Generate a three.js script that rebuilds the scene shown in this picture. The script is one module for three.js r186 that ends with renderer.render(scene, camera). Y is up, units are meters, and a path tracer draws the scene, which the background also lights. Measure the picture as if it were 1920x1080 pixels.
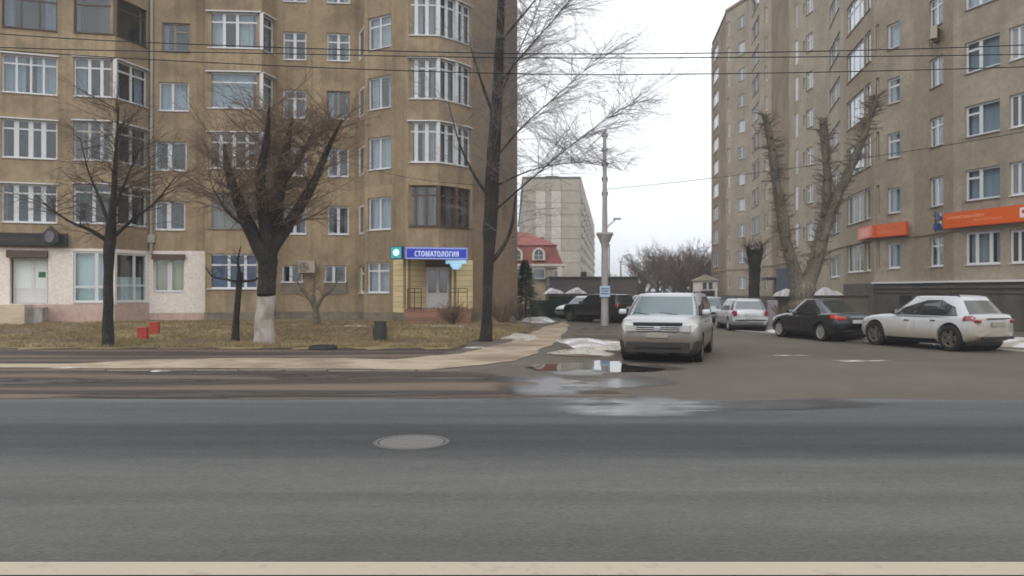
import * as THREE from 'three';
import { mergeGeometries, mergeVertices, toCreasedNormals } from 'three/addons/utils/BufferGeometryUtils.js';
import { RoundedBoxGeometry } from 'three/addons/geometries/RoundedBoxGeometry.js';
import { Brush, Evaluator, SUBTRACTION } from 'three-bvh-csg';

// ---------------------------------------------------------------- camera, sky, sun, exposure
const F = 1480, CX = 960, HY = 545, CH = 1.8;            // measured lens and eye height
const scene = new THREE.Scene();
const camera = new THREE.PerspectiveCamera(2 * Math.atan(540 / F) * 180 / Math.PI, 16 / 9, 0.1, 1500);
camera.position.set(0, CH, 0);
camera.rotation.set(Math.atan((HY - 540) / F), 0, 0);
const renderer = new THREE.WebGLRenderer({ antialias: true });
renderer.setSize(1024, 576);
renderer.toneMapping = THREE.LinearToneMapping;
renderer.toneMappingExposure = 1.15;
renderer.shadowMap.enabled = true;

function rngOf(seed) { let a = seed >>> 0; return () => { a = (a + 0x6D2B79F5) >>> 0; let t = a; t = Math.imul(t ^ (t >>> 15), t | 1); t ^= t + Math.imul(t ^ (t >>> 7), t | 61); return ((t ^ (t >>> 14)) >>> 0) / 4294967296; }; }
const lerp = (a, b, t) => a + (b - a) * t, clamp = (x, a = 0, b = 1) => Math.min(b, Math.max(a, x));
const sstep = (a, b, x) => { const t = clamp((x - a) / (b - a)); return t * t * (3 - 2 * t); };
// tileable value noise
function lattice(n, seed) {
  const r = rngOf(seed), g = new Float32Array(n * n); for (let i = 0; i < n * n; i++) g[i] = r();
  return (u, v) => {
    const x = (u - Math.floor(u)) * n, y = (v - Math.floor(v)) * n; const xi = Math.floor(x) % n, yi = Math.floor(y) % n; let fx = x - Math.floor(x), fy = y - Math.floor(y);
    fx = fx * fx * (3 - 2 * fx); fy = fy * fy * (3 - 2 * fy); const x2 = (xi + 1) % n, y2 = (yi + 1) % n;
    return lerp(lerp(g[yi * n + xi], g[yi * n + x2], fx), lerp(g[y2 * n + xi], g[y2 * n + x2], fx), fy);
  };
}
function fbm(n0, oct, seed) { const L = []; for (let i = 0; i < oct; i++) L.push(lattice(n0 << i, seed + i * 17)); return (u, v) => { let s = 0, a = 0.5, t = 0; for (const l of L) { s += a * l(u, v); t += a; a *= 0.55; } return s / t; }; }
function lattice2(nx, ny, seed) { const r = rngOf(seed), g = new Float32Array(nx * ny); for (let i = 0; i < nx * ny; i++) g[i] = r(); return (u, v) => { const x = (u - Math.floor(u)) * nx, y = (v - Math.floor(v)) * ny, xi = Math.floor(x) % nx, yi = Math.floor(y) % ny; let fx = x - Math.floor(x), fy = y - Math.floor(y); fx = fx * fx * (3 - 2 * fx); fy = fy * fy * (3 - 2 * fy); const x2 = (xi + 1) % nx, y2 = (yi + 1) % ny; return lerp(lerp(g[yi * nx + xi], g[yi * nx + x2], fx), lerp(g[y2 * nx + xi], g[y2 * nx + x2], fx), fy); }; }
function fbm2(nx, ny, oct, seed) { const L = []; for (let i = 0; i < oct; i++) L.push(lattice2(nx << i, ny << i, seed + i * 31)); return (u, v) => { let q = 0, a = 0.5, t = 0; for (const l of L) { q += a * l(u, v); t += a; a *= 0.6; } return q / t; }; }
{ // overcast sky, brighter towards the zenith, very soft cloud mottling
  const w = 512, h = 256, d = new Float32Array(w * h * 4), n = fbm(4, 5, 5);
  for (let j = 0; j < h; j++) for (let i = 0; i < w; i++) {
    const el = (0.5 - (j + 0.5) / h) * Math.PI * -1, up = Math.max(0, Math.sin(el));
    const m = 1 + 0.10 * (n(i / w * 2, j / h) - 0.5);
    const L = lerp(1.1, 1.26, Math.pow(up, 0.7)) * m; const k = (j * w + i) * 4;
    const low = el < -0.02 ? 0.35 : 1;
    d[k] = L * 0.955 * low; d[k + 1] = L * 0.985 * low; d[k + 2] = L * 1.025 * low; d[k + 3] = 1;
  }
  const t = new THREE.DataTexture(d, w, h, THREE.RGBAFormat, THREE.FloatType);
  t.mapping = THREE.EquirectangularReflectionMapping; t.magFilter = THREE.LinearFilter; t.minFilter = THREE.LinearFilter; t.needsUpdate = true;
  scene.background = t; scene.environment = t;
}
const sun = new THREE.DirectionalLight(0xfff2e2, 0.6);
sun.position.set(-30, 60, 40); sun.target.position.set(0, 0, -35); sun.castShadow = true; sun.shadow.radius = 45;
sun.shadow.mapSize.set(2048, 2048);
Object.assign(sun.shadow.camera, { left: -60, right: 60, top: 60, bottom: -60, near: 1, far: 220 });
scene.add(sun, sun.target);
scene.fog = new THREE.FogExp2(0xe6ebf0, 0.001);

camera.focus = 6; camera.userData.fStop = 2.4;   // the photograph is soft all over

// ---------------------------------------------------------------- helpers
const V = (x, y, z) => new THREE.Vector3(x, y, z);
const PX = (px, d) => (px - CX) / F * d, PY = (py, d) => CH - (py - HY) / F * d;
const at = (px, py, d) => V(PX(px, d), PY(py, d), -d);
const gp = (px, py) => { const d = CH * F / (py - HY); return [PX(px, d), d]; };
const used = {};
function numbered(n) { if (!(n in used)) { used[n] = 0; return n; } used[n]++; return n + '_' + String(used[n]).padStart(3, '0'); }
function shade(o) { o.castShadow = true; o.receiveShadow = true; return o; }
function tag(o, label, category, group, kind) { Object.assign(o.userData, { label, category }); if (group) o.userData.group = group; if (kind) o.userData.kind = kind; return o; }
function thing(name, label, category, p = [0, 0, 0], turn = 0, group) { const o = new THREE.Group(); o.name = numbered(name); o.position.set(...p); o.rotation.y = turn; scene.add(o); return tag(o, label, category, group); }
function part(name, geo, mat, parent, label) { const m = shade(new THREE.Mesh(geo, mat)); m.name = name; if (parent === scene) m.name = numbered(name); parent.add(m); if (label) m.userData.label = label; return m; }
function struct(name, geo, mat, label) { const m = part(name, geo, mat, scene); m.userData.kind = 'structure'; if (label) m.userData.label = label; return m; }
const strip = (g) => { for (const k of Object.keys(g.attributes)) if (!['position', 'normal', 'uv'].includes(k)) g.deleteAttribute(k); return g.index ? g.toNonIndexed() : g; };
const merge = (gs) => gs.length === 1 ? gs[0] : mergeGeometries(gs.map(strip));
function bx(w, h, d, x = 0, y = 0, z = 0) { const g = new THREE.BoxGeometry(w, h, d); g.translate(x, y, z); return g; }
function rbx(w, h, d, x = 0, y = 0, z = 0, r = 0.02, s = 2) { const g = new RoundedBoxGeometry(w, h, d, s, r); g.translate(x, y, z); return g; }
function cyl(r0, r1, h, x = 0, y = 0, z = 0, n = 12) { const g = new THREE.CylinderGeometry(r1, r0, h, n); g.translate(x, y + h / 2, z); return g; }

// ---------------------------------------------------------------- materials
function tex(size, fn, rep, color = true) {
  const d = new Uint8Array(size * size * 4);
  for (let j = 0; j < size; j++) for (let i = 0; i < size; i++) { const c = fn(i / size, j / size), k = (j * size + i) * 4; d[k] = clamp(c[0]) * 255; d[k + 1] = clamp(c[1]) * 255; d[k + 2] = clamp(c[2]) * 255; d[k + 3] = 255; }
  const t = new THREE.DataTexture(d, size, size, THREE.RGBAFormat); t.wrapS = t.wrapT = THREE.RepeatWrapping; t.magFilter = THREE.LinearFilter; t.minFilter = THREE.LinearMipmapLinearFilter; t.generateMipmaps = true;
  if (color) t.colorSpace = THREE.SRGBColorSpace; t.repeat.set(1 / rep[0], 1 / rep[1]); t.needsUpdate = true; return t;
}
const nA = fbm(4, 6, 11), nB = fbm(3, 4, 77), nC = fbm(32, 3, 99), nD = fbm(6, 5, 123);
const hash = (i, j) => { let h = (i * 374761393 + j * 668265263) | 0; h = Math.imul(h ^ (h >>> 13), 1274126177); return ((h ^ (h >>> 16)) >>> 0) / 4294967296; };
const mix3 = (a, b, t) => [lerp(a[0], b[0], t), lerp(a[1], b[1], t), lerp(a[2], b[2], t)];
const S = (r, g, b) => [r / 255, g / 255, b / 255];
function plaster(base, dark, amt, rep, seed, size = 512) {
  const n1 = fbm(3, 5, seed), n2 = fbm(48, 2, seed + 5), n3 = fbm(2, 3, seed + 9), st = lattice(40, seed + 3);
  return tex(size, (u, v) => { const m = sstep(0.42, 0.72, n1(u, v)) * 0.55 + sstep(0.5, 0.8, n3(u, v * 0.5)) * 0.3 + sstep(0.55, 0.95, st(u, v * 0.03)) * 0.25; const g = 0.93 + 0.14 * n2(u, v); const c = mix3(base, dark, clamp(m * amt)); return [c[0] * g, c[1] * g, c[2] * g]; }, [rep, rep]);
}
const std = (o) => new THREE.MeshStandardMaterial({ roughness: 0.85, ...o });
const phys = (o) => new THREE.MeshPhysicalMaterial(o);
const rgb = (r, g, b) => new THREE.Color().setRGB(r, g, b);
const srgb = (r, g, b) => new THREE.Color().setRGB(r / 255, g / 255, b / 255, THREE.SRGBColorSpace);
const bumpTex = tex(512, (u, v) => { const a = nC(u, v) * 0.6 + hash(Math.floor(u * 512), Math.floor(v * 512)) * 0.4; return [a, a, a]; }, [1.6, 1.6], false);
const M = {
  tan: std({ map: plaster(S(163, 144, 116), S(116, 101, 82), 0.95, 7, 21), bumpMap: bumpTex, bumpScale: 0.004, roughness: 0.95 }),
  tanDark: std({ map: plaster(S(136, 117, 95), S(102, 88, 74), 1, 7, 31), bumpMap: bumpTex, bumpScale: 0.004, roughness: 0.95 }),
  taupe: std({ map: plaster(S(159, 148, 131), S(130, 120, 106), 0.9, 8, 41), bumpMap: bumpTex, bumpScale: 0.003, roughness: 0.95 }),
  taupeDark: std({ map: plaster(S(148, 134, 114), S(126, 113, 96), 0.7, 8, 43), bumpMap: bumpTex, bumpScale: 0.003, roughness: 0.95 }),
  plinthDark: std({ map: plaster(S(92, 86, 78), S(66, 62, 58), 1, 5, 47), bumpMap: bumpTex, bumpScale: 0.004, roughness: 0.9 }),
  white: std({ map: plaster(S(226, 217, 210), S(206, 197, 188), 0.14, 4, 51), roughness: 0.9 }),
  cream: std({ map: plaster(S(206, 190, 166), S(176, 160, 138), 0.8, 4, 53), roughness: 0.9 }),
  pink: std({ map: plaster(S(198, 172, 158), S(170, 142, 130), 0.6, 4, 55), roughness: 0.9 }),
  greyPlinth: std({ map: plaster(S(128, 120, 106), S(92, 88, 78), 1, 4, 57), roughness: 0.9 }),
  panelGrey: [0, 1, 2, 3].map((i) => std({ map: plaster([S(174, 165, 150), S(166, 156, 141), S(180, 170, 155), S(170, 162, 148)][i], S(152, 143, 130), 0.6, 9, 61 + i * 4, 256) })),
  panelPale: std({ map: plaster(S(198, 192, 182), S(180, 174, 164), 0.5, 9, 81, 256) }),
  joint: std({ color: srgb(146, 138, 126) }),
  frame: std({ color: srgb(206, 207, 209), roughness: 0.45 }),
  frameOld: std({ color: srgb(172, 170, 166), roughness: 0.6 }),
  frameBrown: std({ color: srgb(88, 70, 60), roughness: 0.6 }),
  frameGrey: std({ color: srgb(128, 122, 114), roughness: 0.6 }),
  sill: std({ color: srgb(214, 214, 216), roughness: 0.5 }),
  glass: phys({ color: rgb(0.86, 0.91, 0.93), transmission: 1, thickness: 0, roughness: 0.02, ior: 1.62 }),
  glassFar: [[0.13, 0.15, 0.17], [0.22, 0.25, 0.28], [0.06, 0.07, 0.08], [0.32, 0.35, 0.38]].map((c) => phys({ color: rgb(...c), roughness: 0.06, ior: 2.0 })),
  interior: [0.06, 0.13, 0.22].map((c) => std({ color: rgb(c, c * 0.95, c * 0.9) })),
  interiorWarm: std({ color: rgb(0.55, 0.5, 0.28) }),
  curtain: [[0.6, 0.61, 0.63], [0.54, 0.59, 0.65], [0.36, 0.32, 0.28], [0.26, 0.31, 0.38]].map((c) => phys({ color: rgb(...c), roughness: 1, transmission: 0.3, thickness: 0 })),
  clearGlass: phys({ color: rgb(0.8, 0.88, 0.95), transmission: 1, thickness: 0, roughness: 0.02, ior: 1.5 }),
  blueCurtain: phys({ color: rgb(0.035, 0.09, 0.2), roughness: 1, transmission: 0.2, thickness: 0 }),
  whiteBlind: std({ color: srgb(214, 224, 220), roughness: 0.9 }),
  darkMetal: std({ color: srgb(52, 48, 46), roughness: 0.6 }),
  black: std({ color: srgb(24, 24, 26), roughness: 0.6 }),
  blackRail: std({ color: srgb(38, 34, 32), roughness: 0.5, metalness: 0.4 }),
  greyMetal: std({ color: srgb(150, 152, 154), roughness: 0.5, metalness: 0.5 }),
  siding: ['e2cd9e', 'd8c394', 'dcc99c'].map((c) => std({ color: new THREE.Color('#' + c), roughness: 0.7 })),
  sidingJoint: std({ color: srgb(130, 112, 84) }),
  redTile: ['8f6a56', '84624f', '98725c'].map((c) => std({ color: new THREE.Color('#' + c), roughness: 0.6 })),
  concrete: std({ map: plaster(S(172, 168, 162), S(140, 136, 130), 0.8, 3, 91, 256), roughness: 0.9 }),
  snow: std({ map: plaster(S(220, 221, 224), S(140, 130, 120), 1, 2.0, 95, 512), roughness: 0.75 }),
  snowDirty: std({ map: plaster(S(186, 180, 170), S(104, 92, 80), 1, 2, 97, 256), roughness: 0.8 }),
  redRoof: std({ map: plaster(S(146, 76, 66), S(122, 64, 56), 0.8, 3, 101, 256), roughness: 0.6 }),
  roofFelt: std({ color: srgb(78, 74, 72), roughness: 0.9 }),
  bark: std({ map: tex(256, (u, v) => { const a = nD(u * 3, v * 0.6), b = nC(u, v); const k = 0.12 + 0.3 * a * b + 0.1 * (b - 0.4); return [k * 1.04, k * 0.95, k * 0.86]; }, [0.5, 1.5]), bumpMap: bumpTex, bumpScale: 0.05, roughness: 0.95 }),
  barkGrey: std({ map: tex(256, (u, v) => { const a = nD(u * 3, v * 0.5), b = nC(u, v); const k = 0.27 + 0.44 * a * b + 0.14 * (b - 0.4); return [k * 1.03, k * 0.97, k * 0.86]; }, [0.6, 1.5]), bumpMap: bumpTex, bumpScale: 0.015, roughness: 0.95 }),
  whitewash: std({ map: plaster(S(178, 170, 164), S(128, 118, 110), 0.9, 1.2, 105, 256), bumpMap: bumpTex, bumpScale: 0.01, roughness: 0.95 }),
  twig: std({ color: srgb(74, 64, 58), roughness: 0.95 }),
  twigPale: std({ color: srgb(128, 122, 122), roughness: 0.95 }),
  twigGrey: std({ color: srgb(112, 98, 88), roughness: 0.95 }),
  twigRed: std({ color: srgb(112, 94, 80), roughness: 0.95 }),
  conifer: phys({ color: rgb(0.075, 0.1, 0.06), roughness: 0.9, transmission: 0.15, thickness: 0 }),
};
// ground materials: world-metre uv
const grain = (u, v) => hash(Math.floor(u * 1024), Math.floor(v * 1024));
const sk1 = fbm2(2, 10, 5, 301), sk2 = fbm2(2, 16, 5, 302);
// the carriageway: one sheet, worn in bands along the lanes (v runs across the road, 4 m to 13.1 m)
M.road = std({ map: tex(1024, (u, v) => { const d = 4 + v * 9.1 + 1.1 * (sk1(u, v) - 0.5); const fine = nC(u * 3, v * 2) - 0.5; let g = 0.328; g = lerp(g, 0.28, sstep(5.3, 5.0, d)); g = lerp(g, 0.222, sstep(7.9, 9.0, d)); g = lerp(g, 0.30, sstep(10.0, 11.2, d)); g = lerp(g, 0.345, sstep(12.3, 13.2, d)); g += 0.15 * (sk2(u, v) - 0.5) + 0.03 * fine + 0.08 * (grain(u, v) - 0.5); const cool = sstep(7.6, 9.6, d); return [g * lerp(1.0, 0.975, cool), g * lerp(0.985, 0.99, cool), g * lerp(0.955, 1.0, cool)]; }, [23, 9.1]), bumpMap: bumpTex, bumpScale: 0.003, roughness: 0.86 });
M.roadDark = std({ color: srgb(62, 62, 63), bumpMap: bumpTex, bumpScale: 0.003, roughness: 0.8 });
M.yard = std({ map: tex(1024, (u, v) => { const a = nA(u, v) - 0.5, b = nD(u * 2, v * 2) - 0.5; const g = 0.415 + 0.13 * a + 0.07 * b + 0.08 * (grain(u, v) - 0.5); return [g * 0.84, g * 0.755, g * 0.67]; }, [18, 18]), bumpMap: bumpTex, bumpScale: 0.006, roughness: 0.9 });
M.mud = std({ map: tex(1024, (u, v) => { const a = sstep(0.38, 0.62, sk2(u, v)), b = nD(u * 2, v * 3) - 0.5; const c = mix3(S(112, 95, 80), S(62, 53, 47), clamp(a + b * 0.5)); const g = 0.9 + 0.2 * grain(u, v); return [c[0] * g, c[1] * g, c[2] * g]; }, [20, 7]), bumpMap: bumpTex, bumpScale: 0.02, roughness: 0.85 });
M.sand = std({ map: tex(512, (u, v) => { const a = nA(u, v), b = nD(u * 2, v); const c = mix3(S(174, 158, 136), S(132, 114, 96), sstep(0.4, 0.7, a * 0.6 + b * 0.4)); const g = 0.93 + 0.14 * grain(u * 0.5, v * 0.5); return [c[0] * g, c[1] * g, c[2] * g]; }, [9, 5]), bumpMap: bumpTex, bumpScale: 0.008, roughness: 0.9 });
M.turf = std({ map: tex(1024, (u, v) => { const a = nA(u, v), b = nD(u * 3, v * 3), c0 = nC(u, v); let c = mix3(S(154, 138, 98), S(116, 98, 76), sstep(0.42, 0.62, a)); c = mix3(c, S(156, 140, 98), sstep(0.5, 0.7, b) * 0.6); const g = 0.82 + 0.3 * c0 + 0.12 * (grain(u, v) - 0.5); return [c[0] * g, c[1] * g, c[2] * g]; }, [11, 11]), bumpMap: bumpTex, bumpScale: 0.03, roughness: 1 });
M.linePaint = std({ map: tex(512, (u, v) => { const w = sstep(0.66, 0.8, nC(u, v)) * 0.25; const c = mix3(S(176, 164, 144), S(130, 122, 112), w + 0.15 * nA(u, v)); return c; }, [4, 4]), roughness: 0.7 });
M.water = phys({ color: rgb(0.03, 0.028, 0.025), roughness: 0.03, ior: 1.5, clearcoat: 0 });
M.wet = phys({ map: M.yard.map, color: rgb(0.55, 0.55, 0.57), roughness: 0.32, ior: 1.45, bumpMap: bumpTex, bumpScale: 0.002 });

// ---------------------------------------------------------------- ground and roads
function planar(g) { const p = g.attributes.position, uv = new Float32Array(p.count * 2); for (let i = 0; i < p.count; i++) { uv[i * 2] = p.getX(i); uv[i * 2 + 1] = -p.getZ(i); } g.setAttribute('uv', new THREE.BufferAttribute(uv, 2)); return g; }
function sheetGeo(pts, y, jit = 0, seed = 1) { // pts: [X, depth]; edges subdivided and roughened
  const r = rngOf(seed), out = [];
  for (let i = 0; i < pts.length; i++) { const a = pts[i], b = pts[(i + 1) % pts.length], L = Math.hypot(b[0] - a[0], b[1] - a[1]); const n = jit ? Math.max(1, Math.min(60, Math.round(L / 0.35))) : 1; const nx = -(b[1] - a[1]) / (L || 1), nz = (b[0] - a[0]) / (L || 1); let w = 0; for (let k = 0; k < n; k++) { const t = k / n; w = w * 0.7 + (r() - 0.5) * jit; const o = k ? w : 0; out.push(new THREE.Vector2(lerp(a[0], b[0], t) + nx * o, lerp(a[1], b[1], t) + nz * o)); } }
  const g = new THREE.ShapeGeometry(new THREE.Shape(out)); g.rotateX(-Math.PI / 2); g.translate(0, y, 0); return planar(g);
}
const rect = (x0, x1, d0, d1) => [[x0, d0], [x1, d0], [x1, d1], [x0, d1]];
struct('ground', sheetGeo(rect(-700, 700, -120, 1200), 0), M.yard, 'brown grey trodden asphalt yard and side street beyond the main road');
struct('road', (() => { const r = rngOf(2), far = []; for (let i = 0; i <= 300; i++) far.push([300 - i * 2, 13.05 + (Math.abs(300 - i * 2) < 40 ? 0.12 * Math.sin(i * 2.1) + 0.1 * (r() - 0.5) : 0)]); const g = sheetGeo([[-300, -4], [300, -4], ...far], 0.004); const uv = g.attributes.uv; for (let i = 0; i < uv.count; i++) uv.setY(i, uv.getY(i) - 4); return g; })(), M.road, 'grey worn asphalt of the main road in the foreground');
struct('road_marking', sheetGeo(rect(-300, 300, 4.98, 5.22), 0.009), M.linePaint, 'cream painted line along the near lane');
struct('verge', sheetGeo([[-90, 13.05], [-8, 13.05], [2.2, 13.2], [0.4, 15.5], [-0.5, 17.8], [-6, 18.6], [-90, 19.2], [-90, 16]], 0.006, 0.5, 7), M.mud, 'brown muddy verge with dark wet streaks beside the road');
struct('verge', sheetGeo([[-90, 19.6], [-5, 19.6], [-2.2, 21.5], [-1.5, 24.2], [-4, 25.2], [-90, 25.2]], 0.008, 0.4, 9), M.mud, 'bare muddy strip between the pavement and the lawn');
{
  const px = [[0, 683], [130, 683], [290, 674], [480, 672], [650, 672], [740, 675], [860, 664], [960, 640], [1020, 613], [1060, 603], [1068, 612], [1046, 640], [1012, 660], [962, 678], [880, 687], [800, 694], [640, 692], [400, 691], [150, 691], [0, 690]];
  const pts = px.map(([x, y]) => gp(x, y)); pts.unshift([-60, pts[0][1]]); pts.push([-60, pts[pts.length - 1][1]]);
  struct('pavement', sheetGeo(pts, 0.014, 0.14, 12), M.sand, 'sandy pale pavement strip bending into the path beside the brown block');
}
// kerb along the pavement: single low stones
M.kerbStone = std({ map: plaster(S(134, 124, 112), S(98, 88, 78), 1, 2, 171, 256), roughness: 0.95 });
const kerb = thing('kerb', 'low row of pale kerb stones along the sandy pavement edge', 'kerb', [0, 0, 0]); kerb.userData.kind = 'structure';
{
  const g = [rbx(0.97, 0.15, 0.15, 0, 0, 0, 0.015), rbx(0.94, 0.15, 0.15, 0, 0, 0, 0.02)]; const r = rngOf(3);
  for (let i = 0; i < 9; i++) { const x = -9.6 + i, d = 17.72 - 0.012 * i * i * 0.3; const m = part('kerb_stone', g[i % 2], M.kerbStone, kerb); m.position.set(x, -0.055 + r() * 0.03, -d); m.rotation.set((r() - 0.5) * 0.05, (r() - 0.5) * 0.06, 0); }
}
const kerb2 = thing('kerb', 'flush pale kerb line running under the parked cars on the right', 'kerb', [0, 0, 0]); kerb2.userData.kind = 'structure';
{
  const a = V(16.2, 0, -20.6), b = V(9.9, 0, -36), n = 17, r = rngOf(4); const g = rbx(0.93, 0.12, 0.16, 0, 0, 0, 0.015);
  for (let i = 0; i < n; i++) { const p = a.clone().lerp(b, (i + 0.5) / n); const m = part('kerb_stone', g, M.concrete, kerb2); m.position.set(p.x + Math.sin(i * 0.6) * 0.05, -0.03 + r() * 0.008, p.z); m.rotation.y = Math.atan2(-(b.z - a.z), b.x - a.x) + (r() - 0.5) * 0.03; }
}
// lawn rising gently to the building
const lawnEdge = (d) => lerp(-1.9, 0.9, sstep(24, 36, d)) + 0.25 * Math.sin(d * 1.3);
const lawnH = (x, d) => 0.02 + 0.30 * sstep(24.6, 36, d) * sstep(0.2, 2.6, lawnEdge(d) - x) + 0.02 * Math.sin(x * 1.7 + d * 2.1) * sstep(24.6, 26, d);
{
  const nx = 160, nd = 44, pos = [], idx = [];
  for (let j = 0; j <= nd; j++) for (let i = 0; i <= nx; i++) { const d = lerp(24.3, 45, j / nd) + (j === 0 ? 0.35 * Math.sin(i * 0.9) + 0.2 * Math.sin(i * 2.3) : 0), x = lerp(-60, lawnEdge(d), Math.pow(i / nx, 0.8)); pos.push(x, lawnH(x, d), -d); }
  for (let j = 0; j < nd; j++) for (let i = 0; i < nx; i++) { const a = j * (nx + 1) + i, b = a + 1, c = a + nx + 1, e = c + 1; idx.push(a, b, e, a, e, c); }
  const g = new THREE.BufferGeometry(); g.setAttribute('position', new THREE.Float32BufferAttribute(pos, 3)); g.setIndex(idx); g.computeVertexNormals();
  struct('lawn', planar(g), M.turf, 'yellow brown winter lawn sloping up to the left block');
  const t = []; const r = rngOf(8); // tuft: bent blades
  for (let k = 0; k < 7; k++) { const a = r() * 6.28, l = 0.07 + r() * 0.07, w = 0.006; const c = Math.cos(a), s = Math.sin(a); t.push(-s * w, 0, c * w, s * w, 0, -c * w, c * l * 0.7, l, s * l * 0.7); }
  const tg = new THREE.BufferGeometry(); tg.setAttribute('position', new THREE.Float32BufferAttribute(t, 3)); tg.computeVertexNormals();
  const N = 26000, im = new THREE.InstancedMesh(tg, std({ color: 0xffffff, roughness: 1 }), N); const o = new THREE.Object3D();
  const cs = [srgb(162, 144, 104), srgb(140, 122, 86), srgb(118, 110, 72), srgb(146, 122, 92)];
  for (let i = 0; i < N; i++) { const d = 24.8 + Math.pow(r(), 1.2) * 13, x = lerp(-30, lawnEdge(d), Math.pow(r(), 0.7)); o.position.set(x, lawnH(x, d) - 0.005, -d); o.rotation.y = r() * 6.28; if (nD(x * 0.13 + 3, d * 0.13) < 0.44 && r() < 0.75) o.position.y -= 0.2; o.scale.setScalar(0.5 + r() * 0.8); o.updateMatrix(); im.setMatrixAt(i, o.matrix); im.setColorAt(i, cs[Math.floor(r() * 4)]); }
  im.name = 'grass'; shade(im); scene.add(im); tag(im, 'short dead yellow grass on the lawn before the left block', 'grass', null, 'stuff');
}
// puddles
const softEdge = (() => { const n = fbm2(5, 4, 5, 401); return tex(256, (u, v) => { const e = Math.min(1, 2.2 * Math.min(u, 1 - u)) * Math.min(1, 2.4 * Math.min(v, 1 - v)); const a = sstep(0.3, 0.85, e * (2.6 * n(u, v) - 0.45)); return [a, a, a]; }, [1, 1], false); })();
const filmMat = (o) => phys({ alphaMap: softEdge, transparent: true, ...o });
function film(name, label, x, d, w, h, y, turn, mat) { const g = new THREE.PlaneGeometry(w, h); g.rotateX(-Math.PI / 2); const m = struct(name, g, mat, label); m.position.set(x, y, -d); m.rotation.y = turn; return m; }
const wetMat = filmMat({ color: rgb(0.07, 0.072, 0.076), roughness: 0.26, ior: 1.65 }), dampMat = filmMat({ color: rgb(0.055, 0.046, 0.04), roughness: 0.55, ior: 1.45 }), iceMat = filmMat({ color: srgb(190, 184, 174), roughness: 0.6 });
const puddle = (label, pts, y, jit, seed, mat = M.water) => struct('puddle', sheetGeo(pts, y, jit, seed), mat, label);
film('puddle', 'wet bright sheen along the road edge before the van', 2.4, 12.4, 9.5, 3.4, 0.0115, 0, wetMat);
film('puddle', 'wet sheen between the brown puddle and the road', 0.9, 15.2, 6.5, 5, 0.0105, 0.1, wetMat);
film('puddle', 'dark damp streak on the left muddy verge', -9, 15.6, 9, 1.6, 0.0105, 0.02, dampMat);
film('puddle', 'dark damp streak on the verge before the dentist entrance', -3.8, 16.4, 6, 1.3, 0.0115, -0.03, dampMat);
film('puddle', 'dark damp streak along the kerb at the far left', -6.5, 17.1, 9, 0.9, 0.0125, 0.01, dampMat);
film('puddle', 'damp dark edge of the verge along the road', -5, 13.6, 14, 1.3, 0.0115, 0.0, dampMat);
film('ice', 'thin smear of ice on the yard before the white crossover', 8.8, 20.2, 2.6, 0.7, 0.008, 0.05, iceMat);
film('ice', 'pale scrap of ice on the side street right of the van', 7.6, 21.9, 1.9, 0.5, 0.008, 0, iceMat);
puddle('brown puddle at the street mouth beside the van', [gp(985, 690), gp(1020, 683), gp(1090, 681), gp(1130, 676), gp(1165, 678), gp(1200, 688), gp(1250, 692), gp(1205, 698), gp(1150, 699), gp(1120, 694), gp(1060, 697), gp(1000, 695)], 0.0125, 0.3, 22);
film('puddle', 'murky wet margin round the brown puddle', 1.8, 18.1, 6.0, 4.4, 0.0105, 0.05, filmMat({ color: rgb(0.07, 0.06, 0.052), roughness: 0.3, ior: 1.5 }));
// snow remains: lumpy low heaps
function heap(name, label, x, d, wx, wd, h, seed, mat = M.snow) {
  const n = lattice2(7, 1, seed), n1 = lattice2(17, 1, seed + 3), nn = fbm(5, 4, seed + 1), R = 12, A = 44, pos = [], idx = []; pos.push(0, h * 0.8, 0);
  for (let i = 1; i <= R; i++) for (let j = 0; j < A; j++) { const a = j / A * 6.283, e = 0.35 + 0.8 * n(j / A, 0.3) + 0.3 * n1(j / A, 0.3), k = i / R * e, px = Math.cos(a) * k, pz = Math.sin(a) * k; const q = 1 - (i / R) ** 2; const hh = i === R ? -0.03 : h * q * (0.25 + 1.4 * nn(0.5 + 0.3 * px, 0.5 + 0.3 * pz)) - 0.008; pos.push(px * wx / 2, hh, pz * wd / 2); }
  for (let j = 0; j < A; j++) idx.push(0, 1 + (j + 1) % A, 1 + j);
  for (let i = 1; i < R; i++) for (let j = 0; j < A; j++) { const a = 1 + (i - 1) * A + j, b = 1 + (i - 1) * A + (j + 1) % A, c = a + A, e = b + A; idx.push(a, b, e, a, e, c); }
  const g = new THREE.BufferGeometry(); g.setAttribute('position', new THREE.Float32BufferAttribute(pos, 3)); g.setIndex(idx); g.computeVertexNormals(); planar(g);
  const m = struct(name, g, mat, label); m.position.set(x, 0.008, -d); return m;
}
struct('slush', sheetGeo([[1.0, 22.4], [2.2, 21.4], [3.0, 22], [3.6, 25], [4.2, 29], [4.4, 34], [3.2, 36], [2.6, 32], [2.0, 27.5], [1.5, 24.5]], 0.016, 0.35, 63), M.mud, 'trodden mud and slush between the path and the side street');
heap('snow', 'grey white slush between the path and the van', 2.35, 27, 2.0, 6, 0.16, 31, M.snow);
heap('snow', 'dirty slush at the corner of the path near the puddle', 2.1, 23.0, 1.9, 2.6, 0.1, 32, M.snowDirty);
heap('snow', 'slush bank beside the front of the van', 3.3, 26.0, 1.6, 3.6, 0.16, 33, M.snow);
heap('snow', 'small dirty heap between the slush patches', 2.8, 24.2, 1.2, 1.3, 0.12, 39, M.snowDirty);
heap('snow', 'thin snow remains on the lawn corner near the tall tree', 0.2, 30.5, 1.6, 5, 0.08, 34, M.snowDirty);
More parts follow.
